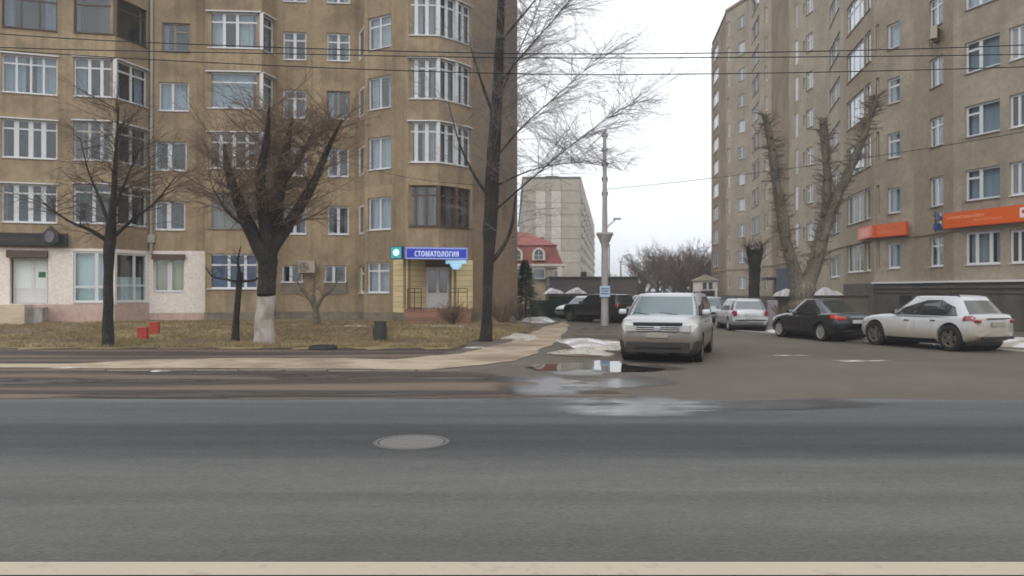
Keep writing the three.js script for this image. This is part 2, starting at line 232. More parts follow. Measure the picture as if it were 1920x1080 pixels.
heap('snow', 'snow strip by the foot of the conifer', 1.6, 46, 2.6, 4, 0.25, 35);
heap('snow', 'snow bank at the right edge behind the white crossover', 17.6, 25.2, 3.4, 4, 0.3, 36);
heap('snow', 'snow left between the sedan and the crossover', 12.9, 28.6, 2.4, 3, 0.16, 37);
heap('snow', 'snow strip behind the black sedan', 12.6, 33.4, 2.4, 7, 0.2, 38);
for (const [x, y, w, k] of [[140, 690, 1.3, 'thin scrap of old snow on the verge at the far left'], [300, 696, 0.5, 'small scrap of old snow by the left end of the kerb'], [890, 652, 0.9, 'small scrap of old snow before the tall tree'], [640, 607, 1.6, 'thin line of snow at the foot of the brown wall'], [820, 612, 2.0, 'thin snow remains before the dentist steps'], [300, 636, 0.6, 'small scrap of snow beside the red posts']]) { const [X, d] = y < 640 ? [PX(x, 31), 31] : gp(x, y); const m = heap('snow', k, X, y < 615 ? 33.5 : d, w, 0.4, 0.03, x, M.snowDirty); if (y < 640) m.position.y = lawnH(X, y < 615 ? 33.5 : d) + 0.015; }
// ---------------------------------------------------------------- buildings: facets with real openings
const unitBox = new THREE.BoxGeometry(1, 1, 1);
const unitRoom = (() => { const a = []; const q = (v) => { const g = new THREE.BufferGeometry(); g.setAttribute('position', new THREE.Float32BufferAttribute(v, 3)); g.setAttribute('uv', new THREE.Float32BufferAttribute([0, 0, 1, 0, 1, 1, 0, 1], 2)); g.setIndex([0, 1, 2, 0, 2, 3]); g.computeVertexNormals(); a.push(g); };
  const h = 0.5; q([-h, -h, -1, h, -h, -1, h, h, -1, -h, h, -1]); q([-h, -h, 0, h, -h, 0, h, -h, -1, -h, -h, -1]); q([-h, h, -1, h, h, -1, h, h, 0, -h, h, 0]); q([-h, -h, 0, -h, -h, -1, -h, h, -1, -h, h, 0]); q([h, -h, -1, h, -h, 0, h, h, 0, h, h, -1]); return merge(a); })();
const unitCurtain = [3, 5, 7].map((k) => { const g = new THREE.PlaneGeometry(1, 1, 28, 1), p = g.attributes.position; for (let i = 0; i < p.count; i++) p.setZ(i, 0.03 * Math.sin(p.getX(i) * k * 6.28 + k) + 0.015 * Math.sin(p.getX(i) * 41)); g.computeVertexNormals(); return g; });
class Building {
  constructor(name, label, cat, base, group) { this.base = V(...base); this.g = thing(name, label, cat, base, 0, group); this.facets = []; this.r = rngOf(base[0] * 1000 + 7); }
  add(name, geo, mat, parent = this.g, label) { geo.translate(-this.base.x, -this.base.y, -this.base.z); return part(name, geo, mat, parent, label); }
  unit(name, geo, mat, parent, f, p, s, label) {
    const m = part(name, geo, mat, parent, label); const w = V(...p).applyMatrix4(f.M); m.position.copy(w.sub(this.base)); m.quaternion.copy(f.q); m.scale.set(...s); return m;
  }
  facet(p0, p1, s0 = 0) {
    const L = Math.hypot(p1[0] - p0[0], p1[1] - p0[1]); const x = V((p1[0] - p0[0]) / L, 0, -(p1[1] - p0[1]) / L), y = V(0, 1, 0), z = x.clone().cross(y);
    const Mx = new THREE.Matrix4().makeBasis(x, y, z).setPosition(p0[0], 0, -p0[1]); const f = { p0, p1, L, s0, M: Mx, q: new THREE.Quaternion().setFromRotationMatrix(Mx), holes: [], bands: [] };
    f.u = (px) => { const k = (px - CX) / F, dx = p1[0] - p0[0], dd = p1[1] - p0[1]; return (k * p0[1] - p0[0]) / (dx - k * dd) * L; };
    f.d = (u) => lerp(p0[1], p1[1], u / L); this.facets.push(f); return f;
  }
  chain(pts, s0 = 0) { const out = []; for (let i = 0; i + 1 < pts.length; i++) { const a = pts[i], b = pts[i + 1]; const f = this.facet([PX(a[0], a[1]), a[1]], [PX(b[0], b[1]), b[1]], s0); s0 += f.L; out.push(f); } return out; }
  build(T = 0.3) {
    for (const f of this.facets) for (const b of f.bands) {
      const y0 = b.y0, y1 = b.y1, o = b.out || 0, sh = new THREE.Shape([new THREE.Vector2(f.s0, y0), new THREE.Vector2(f.s0 + f.L, y0), new THREE.Vector2(f.s0 + f.L, y1), new THREE.Vector2(f.s0, y1)]);
      for (const h of f.holes) if (h.v0 > y0 && h.v1 < y1) { const u0 = f.s0 + Math.max(0.04, h.u0), u1 = f.s0 + Math.min(f.L - 0.04, h.u1); sh.holes.push(new THREE.Path([new THREE.Vector2(u0, h.v0), new THREE.Vector2(u0, h.v1), new THREE.Vector2(u1, h.v1), new THREE.Vector2(u1, h.v0)])); }
      const g = new THREE.ExtrudeGeometry(sh, { depth: T + o, bevelEnabled: false }); g.translate(-f.s0, 0, -T); g.applyMatrix4(f.M); this.add(b.name || 'wall', g, b.mat);
    }
  }
  // one window, possibly wrapping several facets. seg: {f, u0, u1, cols}
  win(segs, v0, v1, o = {}) {
    const r = this.r, fr = o.frame || M.frame, bar = o.bar ?? 0.075, rc = o.recess ?? 0.1, geos = [], panes = [], sills = [];
    for (const s of segs) {
      const f = s.f, u0 = Math.max(0.05, s.u0), u1 = Math.min(f.L - 0.05, s.u1); f.holes.push({ u0, u1, v0, v1 });
      const zc = -rc - 0.035, b0 = v0 + 0.035, cols = s.cols || [1], tot = cols.reduce((a, b) => a + b, 0); const mull = o.mull ?? bar;
      const xs = [u0]; let acc = 0; for (const c of cols) { acc += c; xs.push(lerp(u0, u1, acc / tot)); }
      const fin = (g) => { g.applyMatrix4(f.M); geos.push(g); };
      const vb = xs.map((x, i) => i === 0 ? [x, x + bar] : i === xs.length - 1 ? [x - bar, x] : [x - mull / 2, x + mull / 2]);
      for (const [a, b] of vb) fin(bx(b - a, v1 - b0, 0.07, (a + b) / 2, (b0 + v1) / 2, zc));
      for (let i = 0; i + 1 < xs.length; i++) {
        const a = vb[i][1], b = vb[i + 1][0], w = b - a; const rows = [b0 + bar]; const tr = o.transom && !(o.transomSkip || []).includes(i) ? v1 - (v1 - b0) * o.transom : 0;
        fin(bx(w, bar, 0.07, (a + b) / 2, b0 + bar / 2, zc)); fin(bx(w, bar, 0.07, (a + b) / 2, v1 - bar / 2, zc));
        if (tr) { fin(bx(w, bar, 0.08, (a + b) / 2, tr, zc)); panes.push([f, a, b, b0 + bar, tr - bar / 2]); panes.push([f, a, b, tr + bar / 2, v1 - bar]); } else panes.push([f, a, b, b0 + bar, v1 - bar]);
      }
      sills.push([f, u0, u1]);
      if (!o.cheap) { // the room seen through the glass, curtains
        s.room = [f, u0, u1];
      }
    }
    if (o.post) for (let i = 0; i + 1 < segs.length; i++) { const f = segs[i].f; const g = bx(0.16, v1 - v0, 0.16, f.L, (v0 + v1) / 2, -0.045); g.applyMatrix4(f.M); geos.push(g); }
    const w = this.add('window', merge(geos), fr, this.g, o.label);
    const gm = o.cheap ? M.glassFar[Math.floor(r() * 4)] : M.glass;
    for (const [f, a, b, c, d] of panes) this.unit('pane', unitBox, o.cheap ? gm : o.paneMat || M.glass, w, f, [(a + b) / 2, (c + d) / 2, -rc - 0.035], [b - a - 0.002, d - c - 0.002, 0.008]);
    if (o.sill !== 0) for (const [f, u0, u1] of sills) this.unit('sill', unitBox, o.sillMat || M.sill, w, f, [(u0 + u1) / 2, v0 + 0.0165, (0.07 - rc) / 2 - 0.035], [u1 - u0 - 0.006, 0.033, rc + 0.14]);
    if (o.hood) for (const [f, u0, u1] of sills) this.unit('hood', unitBox, o.hood, w, f, [(u0 + u1) / 2, v1 + 0.03, 0.05], [u1 - u0 + 0.12, 0.05, 0.1]);
    if (!o.cheap) {
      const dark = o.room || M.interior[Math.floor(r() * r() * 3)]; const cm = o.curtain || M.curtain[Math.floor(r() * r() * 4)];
      for (const s of segs) {
        const [f, u0, u1] = s.room; this.unit('interior', unitRoom, dark, w, f, [(u0 + u1) / 2, (v0 + v1) / 2, -0.25], [u1 - u0 - 0.012, v1 - v0 - 0.012, 0.75]);
        const cov = o.cover ?? (r() < 0.25 ? 1 : 0.25 + 0.4 * r()); if (!cov) continue;
        const W = u1 - u0; const top = v1 - 0.05, bot = o.half ? lerp(v0, v1, 0.02) : v0 + 0.06, hh = o.half ? (v1 - v0) * o.half : top - bot; const cy = o.half ? bot + hh / 2 : (top + bot) / 2;
        if (cov >= 0.99) this.unit('curtain', unitCurtain[Math.floor(r() * 3)], cm, w, f, [(u0 + u1) / 2, cy, -0.34], [W - 0.05, hh, 1]);
        else { const cw = W * cov / 2 * (0.7 + 0.6 * r()); this.unit('curtain', unitCurtain[Math.floor(r() * 3)], cm, w, f, [u0 + 0.03 + cw / 2, cy, -0.34], [cw, hh, 1]); const c2 = W * cov / 2 * (0.5 + 0.9 * r()); this.unit('curtain', unitCurtain[Math.floor(r() * 3)], cm, w, f, [u1 - 0.03 - c2 / 2, cy, -0.34], [c2, hh, 1]); }
      }
    }
    return w;
  }
  prism(name, pts, y0, y1, mat, label) { const sh = new THREE.Shape(pts.map(([x, d]) => new THREE.Vector2(x, d))); const g = new THREE.ExtrudeGeometry(sh, { depth: y1 - y0, bevelEnabled: false }); g.rotateX(-Math.PI / 2); g.translate(0, y0, 0); return this.add(name, g, mat, this.g, label); }
}
// ---- left block
const LB = new Building('apartment_building', 'brown apartment block with glazed bays and white shop floor behind the bare trees', 'building', [-12, 0.3, -39]);
{
  const pt = [[-70, 35.7], [118, 37.0], [215, 37.4], [280, 39.6], [386, 39.95]];
  const [fA, fB, fBs, fC] = LB.chain(pt);
  const [fDl, fD, fDs, fE, fGs, fG, fH0, fH1, fH2, fH3, fI] = LB.chain([[386, 39.95], [384.5, 39.2], [490, 39.4], [517, 40.6], [672, 41.0], [684, 39.6], [738, 38.6], [763, 37.2], [822, 37.25], [856, 38.0], [886, 39.0], [970, 41.5]], 30);
  const TOP = 21;
  for (const f of [fA, fB, fBs]) f.bands = [{ y0: -0.2, y1: 1.16, mat: f === fA ? M.pink : M.pink, name: 'plinth', out: 0.02 }, { y0: 1.16, y1: 3.78, mat: M.white, name: 'shop_wall' }, { y0: 3.78, y1: TOP, mat: M.tan }];
  fC.bands = [{ y0: -0.2, y1: 0.68, mat: M.pink, name: 'plinth', out: 0.02 }, { y0: 0.68, y1: 3.8, mat: M.white, name: 'shop_wall', out: 0.03 }, { y0: 3.8, y1: TOP, mat: M.tan }];
  for (const f of [fDl, fD, fDs, fE, fGs, fG]) f.bands = [{ y0: -0.2, y1: 0.72, mat: M.greyPlinth, name: 'plinth', out: 0.04 }, { y0: 0.72, y1: TOP, mat: M.tan }];
  for (const f of [fH0, fH1, fH2, fH3]) f.bands = [{ y0: 3.25, y1: TOP, mat: M.tan }];
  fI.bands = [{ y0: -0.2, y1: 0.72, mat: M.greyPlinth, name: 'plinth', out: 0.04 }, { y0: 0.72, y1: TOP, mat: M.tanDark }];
  const U = (f, a, b, cols) => ({ f, u0: f.u(a), u1: f.u(b), cols });
  const lev = (k) => 4.8 + 3 * k;
  // column A, B: glazed loggias
  for (let k = 0; k < 4; k++) {
    const v0 = lev(k) + (k === 0 ? 0.12 : 0.1), old = k === 3;
    for (const [a, b] of [[-58, -8], [2, 107]]) LB.win([U(fA, a, b, a < 0 ? [1, 1] : k === 3 ? [1, 1, 1] : [1, 1, 0.9, 1])], v0, v0 + 1.82, { transom: 0.24, frame: old ? M.frameBrown : M.frame, bar: 0.07, mull: old ? 0.08 : k === 2 ? 0.09 : 0.2, sillMat: old ? M.frameBrown : M.sill, cover: k === 2 ? 0.7 : k === 3 ? 0.5 : 0.12, curtain: k === 2 ? M.curtain[1] : M.curtain[3], room: M.interior[k === 2 ? 1 : 0], hood: k === 3 ? 0 : M.sill });
    LB.win([U(fB, 137, 212, k === 3 ? [1] : k === 0 ? [1, 1] : [1, 0.8, 0.8]), U(fBs, 219, 276, k === 3 ? [1] : [1, 1])], v0 + 0.02, v0 + 1.9, { post: true, transom: k === 0 ? 0.2 : 0.26, frame: old ? M.frameBrown : k === 1 ? M.frameOld : M.frame, mull: old ? 0.08 : 0.14, cover: [0.15, 0.5, 0.5, 0.2][k], curtain: M.curtain[[3, 2, 1, 2][k]], room: M.interior[0], sillMat: old ? M.frameBrown : M.sill, hood: k === 3 ? 0 : M.sill });
  }
  for (let k = 0; k < 4; k++) {
    LB.win([U(fC, [290, 290, 297, 303][k], [347, 350, 354, 356][k], [0.45, 0.55])], lev(k) + 0.02, lev(k) + 1.5, { frame: k === 3 ? M.frameGrey : M.frame, bar: 0.08, mull: k < 2 ? 0.2 : 0.12, transom: k === 3 ? 0.3 : 0, transomSkip: [0], sillMat: k === 3 ? M.frameGrey : M.sill, cover: k === 2 ? 1 : 0.25, curtain: k === 2 ? M.curtain[1] : undefined });
    LB.win([U(fD, 388, 487, k === 2 ? [1] : k === 1 ? [1, 1, 1, 1] : [1, 0.8, 1.4]), U(fDs, 493, 514, [1])], lev(k) + 0.05, lev(k) + 1.88, { post: true, transom: 0.27, frame: k === 0 ? M.frameGrey : M.frame, mull: k === 0 ? 0.07 : 0.15, sillMat: k === 0 ? M.frameGrey : M.sill, cover: k === 2 ? 1 : k === 0 ? 0.95 : k === 1 ? 0.15 : 0.7, curtain: k === 0 ? M.curtain[2] : k === 3 ? M.curtain[0] : M.curtain[1], room: M.interior[0], hood: k === 0 ? 0 : M.sill });
  }
  for (let k = 0; k < 5; k++) {
    const o = k < 2 ? 2 : 0;
    LB.win([U(fE, 530, 574, [0.5, 0.5])], lev(k) - 0.12, lev(k) + 1.36, { mull: 0.14, transom: k >= 2 ? 0.3 : 0, cover: 0.4, curtain: M.curtain[1 + k % 2], room: M.interior[0] });
    LB.win([U(fE, 612 + o, 656 - o, [0.5, 0.5])], lev(k) - 0.12, lev(k) + 1.36, { mull: 0.14, transom: k === 3 ? 0.32 : 0, cover: k === 1 ? 0.3 : 0.45, frame: k === 2 ? M.frameGrey : M.frame });
    if (k < 4) {
      LB.win([U(fGs, 673, 683, [1])], lev(k) - 0.15, lev(k) + 1.35, { cover: 1, bar: 0.09, recess: 0.0, sill: 0, curtain: M.curtain[0] });
      LB.win([U(fG, 690, 733, [0.5, 0.5])], lev(k) - 0.02, lev(k) + 1.62, { mull: 0.1, transom: k === 3 ? 0.3 : 0, cover: k === 2 ? 0.5 : 1, curtain: M.curtain[1] });
      const old = k === 0;
      LB.win([U(fH1, 766, 820.5, [0.7, 1, 1]), U(fH2, 823.5, 854.5, [1, 1]), U(fH3, 857.5, 882.5, [1, 1])], lev(k) + (old ? 0 : 0.02), lev(k) + 1.98, { post: true, transom: 0.24, frame: old ? M.frameBrown : M.frame, mull: old ? 0.1 : 0.17, sillMat: old ? M.frameBrown : M.sill, cover: 0.75, curtain: M.curtain[k === 0 ? 2 : 0], hood: old ? 0 : M.sill });
    }
  }
  // ground floor
  LB.win([U(fB, 137, 213, [1, 0.75])], 1.22, 3.66, { transom: 0.7, bar: 0.09, mull: 0.16, cover: 1, curtain: M.whiteBlind, recess: 0.06 });
  LB.win([U(fBs, 219, 276, [0.75, 0.5])], 1.22, 3.6, { transom: 0.66, bar: 0.09, mull: 0.15, cover: 1, half: 0.5, curtain: M.whiteBlind, room: M.interior[0], recess: 0.06 });
  { const w = LB.win([U(fC, 288, 346, [0.5, 0.5])], 1.72, 3.42, { mull: 0.22, cover: 1, curtain: M.interiorWarm, room: M.interiorWarm, recess: 0.12 });
    LB.unit('shutter_box', unitBox, M.frameBrown, w, fC, [(fC.u(288) + fC.u(346)) / 2, 3.5, 0.1], [fC.u(346) - fC.u(288) + 0.1, 0.26, 0.2]); }
  LB.win([U(fD, 388, 487, [1.3, 1, 0.9])], 1.86, 3.64, { transom: 0.32, bar: 0.08, mull: 0.13, cover: 1, curtain: M.blueCurtain, room: M.interior[0], paneMat: M.clearGlass });
  for (const [a, b] of [[528, 568], [608, 649]]) { const w = LB.win([U(fE, a, b, [0.42, 0.58])], 1.66, 3.12, { mull: 0.14, cover: 0.2, transom: 0 }); const g = bx(fE.u(b) - fE.u(a), 0.52, 0.1, (fE.u(a) + fE.u(b)) / 2, 1.95, 0.055); g.applyMatrix4(fE.M); LB.add('sill_box', g, M.greyPlinth, w); const g2 = bx(fE.u(b) - fE.u(a) + 0.06, 0.06, 0.16, (fE.u(a) + fE.u(b)) / 2, 2.24, 0.085); g2.applyMatrix4(fE.M); LB.add('ledge', g2, M.sill, w); }
  LB.win([U(fGs, 673, 683, [1])], 1.64, 3.1, { cover: 1, bar: 0.09, transom: 0.3 });
  LB.win([U(fG, 688, 730, [0.5, 0.5])], 1.66, 3.2, { transom: 0.28, mull: 0.12, cover: 1 });
  // shop entrance in bay A: recessed door set with shutter box, ramp block
  { const f = fA, u0 = f.u(18), u1 = f.u(90), uw = u1 - u0; f.holes.push({ u0, u1, v0: 1.2, v1: 3.7 });
    const loc = (g) => { g.applyMatrix4(f.M); return g; };
    LB.unit('door_recess', unitRoom, M.cream, LB.g, f, [(u0 + u1) / 2, 2.45, -0.26], [uw - 0.02, 2.48, 0.6]);
    const door = LB.add('shop_door', loc(merge([bx(0.08, 2.1, 0.06, u0 + 0.12, 2.27, -0.35), bx(0.14, 2.1, 0.06, u0 + uw * 0.56, 2.27, -0.35), bx(0.08, 2.1, 0.06, u1 - 0.12, 2.27, -0.35), bx(uw * 0.44, 0.08, 0.06, u0 + 0.12 + uw * 0.26, 3.27, -0.352), bx(uw * 0.36, 0.08, 0.06, u0 + uw * 0.76, 3.27, -0.352), bx(uw * 0.43, 0.66, 0.05, u0 + 0.12 + uw * 0.25, 1.55, -0.355), bx(uw * 0.34, 0.66, 0.05, u0 + uw * 0.765, 1.55, -0.355)])), M.frame);
    LB.unit('pane', unitBox, M.whiteBlind, door, f, [u0 + uw * 0.31, 2.55, -0.36], [uw * 0.42, 1.32, 0.02]); LB.unit('pane', unitBox, M.whiteBlind, door, f, [u0 + uw * 0.765, 2.55, -0.36], [uw * 0.33, 1.32, 0.02]);
    LB.unit('notice', unitBox, std({ color: srgb(60, 110, 76) }), door, f, [u0 + uw * 0.8, 2.55, -0.34], [0.3, 0.26, 0.01]);
    LB.unit('shutter_box', unitBox, M.frameBrown, LB.g, f, [(u0 + u1) / 2 - 0.06, 3.5, 0.0], [uw + 0.1, 0.34, 0.34]);
    LB.add('entrance_step', loc(bx(f.u(62) + 2, 1.02, 1.5, (f.u(62) - 2) / 2, 0.66, 0.79)), M.cream); LB.add('entrance_step', loc(bx(f.u(90) - f.u(62), 0.86, 1.1, (f.u(90) + f.u(62)) / 2 + 0.004, 0.6, 0.57)), M.whitewash); }
  // pale pipe between bay B and the flat wall
  LB.add('downpipe', merge([cyl(0.07, 0.07, 17, fC.p0[0] + 0.14, 3.6, -fC.p0[1] + 0.1, 10), rbx(0.34, 0.4, 0.2, fC.p0[0] + 0.14, 4.4, -fC.p0[1] + 0.1, 0.03)]), M.concrete);
  // dentist entrance: siding panels of single planks, niche, door, steps, rails
  const S0 = fH0, ny = 0.3;
  const nicheBack = LB.facet([PX(752, 40.2), 40.2], [PX(886, 40.2), 40.2]); LB.facets.pop();
  const fac = (a, b) => { const f = LB.facet(a, b); LB.facets.pop(); return f; };
  const A0 = [PX(738, 38.5), 38.5], A1 = [PX(763, 37.15), 37.15], A2 = [PX(799, 38.9), 38.9], B0 = [PX(843, 38.9), 38.9], B1 = [PX(848, 38.2), 38.2], B2 = [PX(886, 38.9), 38.9];
  const siding = (f, y0, y1, name) => {
    const back = LB.unit(name, unitBox, M.sidingJoint, LB.g, f, [f.L / 2, (y0 + y1) / 2, -0.1], [f.L, y1 - y0, 0.2]);
    const n = Math.round((y1 - y0) / 0.26), h = (y1 - y0) / n; for (let i = 0; i < n; i++) { const m = part('plank', unitBox, M.siding[i % 3], LB.g); LB.g.remove(m); back.add(m); m.scale.set(1, 0.94 / n, 0.12); m.position.set(0, (i + 0.5) / n - 0.5, 0.55); }
  };
  siding(fac(A0, A1), 0.75, 3.3, 'siding_wall'); siding(fac(A1, A2), 0.95, 3.3, 'siding_wall'); siding(fac(B0, B1), 0.95, 3.3, 'siding_wall'); siding(fac(B1, B2), 0.75, 3.3, 'siding_wall');
  { const f = fac(A0, A1); LB.unit('plinth', unitBox, M.greyPlinth, LB.g, f, [f.L / 2, 0.27, -0.1], [f.L, 0.95, 0.3]); const f2 = fac(B1, B2); LB.unit('plinth', unitBox, M.greyPlinth, LB.g, f2, [f2.L / 2, 0.27, -0.1], [f2.L, 0.95, 0.3]); }
  { const f = fac(A2, B0); const loc = (g) => { g.applyMatrix4(f.M); return g; };
    LB.unit('wall', unitBox, M.tanDark, LB.g, f, [f.L / 2, 1.7, -0.3], [f.L + 1, 3.4, 0.3]);
    const w = f.L, y0 = 0.95, y1 = 2.95;
    const d = LB.add('entrance_door', loc(merge([bx(0.1, 2, 0.08, 0.06, 1.95, 0.05), bx(0.1, 2, 0.08, w - 0.06, 1.95, 0.05), bx(0.16, 2, 0.08, w / 2, 1.95, 0.05), bx(w / 2 - 0.19, 0.12, 0.08, w * 0.25 + 0.015, 2.89, 0.05), bx(w / 2 - 0.19, 0.12, 0.08, w * 0.75 - 0.015, 2.89, 0.05), bx(w / 2 - 0.19, 0.75, 0.07, w * 0.25 + 0.015, 1.325, 0.05), bx(w / 2 - 0.19, 0.75, 0.07, w * 0.75 - 0.015, 1.325, 0.05)])), M.frame);
    for (const k of [0.25, 0.75]) { LB.unit('pane', unitBox, M.glassFar[2], d, f, [w * k, 2.26, 0.04], [w / 2 - 0.2, 1.1, 0.015]); LB.unit('handle', unitBox, M.greyMetal, d, f, [w * (k < 0.5 ? 0.42 : 0.58), 1.95, 0.12], [0.04, 0.3, 0.04]); }
    LB.unit('lintel', unitBox, M.tanDark, LB.g, f, [w / 2, 3.12, 0.0], [w + 0.8, 0.3, 0.3]); }
  for (let i = 0; i < 4; i++) { const dd = 36.0 + i * 0.33; LB.add('step', rbx(PX(884, dd) - PX(757, dd), 0.19, 3.4 - i * 0.33, PX(820, dd), 0.28 + i * 0.19, -dd - 1.7 + i * 0.165, 0.015), M.redTile[i % 3]); }
  for (const [a, b] of [[764, 790], [842, 876]]) { const d = 36.9, y = 0.9, geos = []; const x0 = PX(a, d), x1 = PX(b, d); for (const x of [x0, (x0 + x1) / 2, x1]) geos.push(cyl(0.018, 0.018, 1.05, x, 0.86, -d, 6)); for (const yy of [1.9, 1.72, 1.0]) { const g = new THREE.CylinderGeometry(0.018, 0.018, x1 - x0, 6); g.rotateZ(Math.PI / 2); g.translate((x0 + x1) / 2, yy, -d); geos.push(g); } LB.add('railing', merge(geos), M.blackRail); }
  LB.build();
  LB.prism('soffit', [[PX(738, 38.6), 38.5], [PX(763, 37.25), 37.25], [PX(822, 37.3), 37.3], [PX(886, 39.05), 39.05], [PX(886, 40.4), 40.4], [PX(738, 40.4), 40.4]], 3.27, 3.4, M.tanDark);
  const out = [...pt.map(([x, d]) => [PX(x, d), d + 0.15]), ...[[490, 39.5], [517, 40.7], [672, 41.1], [738, 38.8], [763, 37.4], [822, 37.4], [886, 39.2], [970, 41.7]].map(([x, d]) => [PX(x, d), d]), [-0.3, 55], [-28, 55]];
  LB.prism('roof', out, TOP, TOP + 0.3, M.roofFelt); LB.prism('rear_wall', [[-0.3, 41.8], [0.1, 41.8], [-0.1, 55.2], [-28, 55.2], [-28, 54.8], [-0.5, 54.8]], 0, TOP - 0.01, M.tanDark);
}
// ---- right block
const RB = new Building('apartment_building', 'tall taupe apartment block stepping away along the side street, with orange signs', 'building', [22, 0, -60]);
{
  const c = RB.chain([[1334, 107], [1362, 94], [1403, 89.5], [1430, 80.5], [1447, 79.2], [1480, 67], [1488, 65.5], [1502, 64], [1545, 60], [1583, 51], [1639, 44.4], [1715, 41.6], [1788, 37.9], [1932, 34.2], [2150, 30]]);
  const [q0, q1, q2, q3, q4, q5, q6, q7, q8, q9, q10, q11, q12, q13] = c; const TOP = 35.2;
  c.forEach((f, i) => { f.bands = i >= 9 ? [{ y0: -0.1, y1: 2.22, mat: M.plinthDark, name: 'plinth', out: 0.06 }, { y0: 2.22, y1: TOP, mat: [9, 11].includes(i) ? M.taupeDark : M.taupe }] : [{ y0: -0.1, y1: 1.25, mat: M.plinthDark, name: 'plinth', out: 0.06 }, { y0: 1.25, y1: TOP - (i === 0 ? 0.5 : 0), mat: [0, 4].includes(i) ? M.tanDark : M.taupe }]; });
  const U = (f, a, b, cols) => ({ f, u0: f.u(a), u1: f.u(b), cols });
  const sm = M.frameGrey;
  for (let k = 0; k < 5; k++) {
    const v = 2.98 + 3 * k;
    RB.win([U(q12, 1810, 1876, k === 0 ? [0.3, 0.4, 0.3] : [0.42, 0.58])], v, v + (k === 0 ? 1.55 : 1.5), { bar: 0.09, mull: 0.16, transom: k === 0 ? 0 : 0.28, transomSkip: [1], sillMat: k === 0 ? M.sill : sm, cover: k === 0 ? 0.9 : 1, curtain: k === 0 ? M.curtain[0] : M.curtain[1], room: M.interior[1] });
    RB.win([U(q11, 1743, 1769, [0.5, 0.5])], v, v + 1.5, { bar: 0.08, mull: 0.12, transom: k % 2 ? 0 : 0.3, sillMat: k === 0 ? M.sill : sm, cover: 0.6 });
    RB.win([U(q10, 1664, 1688, [1])], v, v + 1.42, { bar: 0.1, transom: k === 2 || k === 3 ? 0.32 : 0, sillMat: k === 0 ? M.sill : sm, cover: 1, curtain: M.curtain[1] });
    RB.win([U(q12, 1893, 1926, [0.5, 0.5])], v, v + 1.5, { bar: 0.09, mull: 0.12, cover: 0.5, cheap: true });
  }
  for (let k = 0; k < 6; k++) { const v = 2.9 + 3 * k; RB.win([U(q9, 1588, 1620, [1, 1, 1]), U(q9, 1622, 1633, [1])], v, v + 1.85, { bar: 0.09, mull: 0.1, transom: k === 5 ? 0.3 : 0, cover: 0.9, sillMat: k === 0 ? M.sill : sm }); RB.win([U(q10, 1643, 1649, [1])], v + 0.1, v + 1.8, { bar: 0.03, cheap: true, sill: 0, frame: M.cream }); }
  for (let k = 0; k < 8; k++) { const v = 2.7 + 3 * k; RB.win([U(q8, 1556, 1575, [1, 1])], v, v + 1.5, { bar: 0.1, mull: 0.14, cheap: true, sillMat: k ? sm : M.sill }); }
  for (let k = 0; k < 10; k++) {
    const v = 2.7 + 3 * k; RB.win([U(q7, 1512, 1525, [0.45, 0.55])], v, v + 1.45, { bar: 0.1, mull: 0.12, transom: 0.3, transomSkip: [1], cheap: true, sillMat: sm });
    RB.win([U(q7, 1506.5, 1510, [1])], v + 0.3, v + 1.2, { bar: 0.06, cheap: true, sill: 0, frame: M.cream });
    RB.win([U(q6, 1490, 1497, [1])], v - 0.3, v + 1.7, { bar: 0.07, cheap: true, sill: 0, frame: M.cream, recess: 0.04 });
  }
  for (let k = 0; k < 11; k++) {
    const v = 1.95 + 3 * k;
    RB.win([U(q1, 1384, 1397, [0.5, 0.5])], v, v + 1.45, { bar: 0.1, mull: 0.14, cheap: true, sillMat: sm });
    RB.win([U(q2, 1410, 1424, [1, 1])], v - 0.1, v + 1.75, { bar: 0.1, mull: 0.1, cheap: true, sillMat: sm });
    RB.win([U(q3, 1434, 1440, [1])], v + 0.1, v + 1.6, { bar: 0.12, cheap: true, sill: 0, frame: M.cream });
    RB.win([U(q0, 1336, 1347, [1, 1, 1])], v - 0.1, v + 1.8, { bar: 0.1, mull: 0.16, cheap: true, sillMat: sm });
    RB.win([U(q1, 1363.5, 1369, [1])], v + 0.1, v + 1.7, { bar: 0.12, cheap: true, sill: 0, frame: M.cream });
  }
  RB.build();
  // ledges following the facade
  const led = (f, y, h, o, mat, name) => RB.unit(name, unitBox, mat, RB.g, f, [f.L / 2, y, o / 2 + 0.004], [f.L + 0.02, h, o]);
  for (const f of [q10, q11, q12, q13]) { led(f, 2.24, 0.09, 0.2, M.sill, 'ledge'); led(f, 1.98, 0.12, 0.14, M.plinthDark, 'moulding'); led(f, 1.72, 0.07, 0.11, M.plinthDark, 'moulding'); }
  for (const f of [q7, q8, q9, q10, q11, q12, q13]) led(f, 4.68, 0.1, 0.07, M.taupeDark, 'string_course');
  for (const f of [q0, q1, q2, q3, q4]) led(f, 4.3, 0.12, 0.08, M.taupeDark, 'string_course');
  for (const f of c.slice(1)) led(f, TOP - 0.1, 0.3, 0.15, M.taupeDark, 'cornice');
  // basement openings in the plinth
  for (const px of [1700, 1820]) { const f = px < 1715 ? q10 : q12; RB.unit('basement_window', unitBox, M.black, RB.g, f, [f.u(px), 1.0, 0.07], [0.8, 1.1, 0.03]); }
  // entrance niche between the wings
  RB.unit('doorway', unitBox, M.black, RB.g, q4, [q4.u(1456), 1.4, 0.05], [2.6, 2.7, 0.1]); RB.unit('door_canopy', unitBox, M.darkMetal, RB.g, q4, [q4.u(1456), 2.95, 0.6], [4.2, 0.22, 1.2]);
  const ps = c.map((f) => [f.p0[0], f.p0[1]]); ps.push([PX(2150, 30), 30], [60, 32], [60, 115], [29.8, 115]);
  RB.prism('roof', ps.map(([x, d]) => [x + 0.1, d + 0.1]), TOP, TOP + 0.25, M.roofFelt);
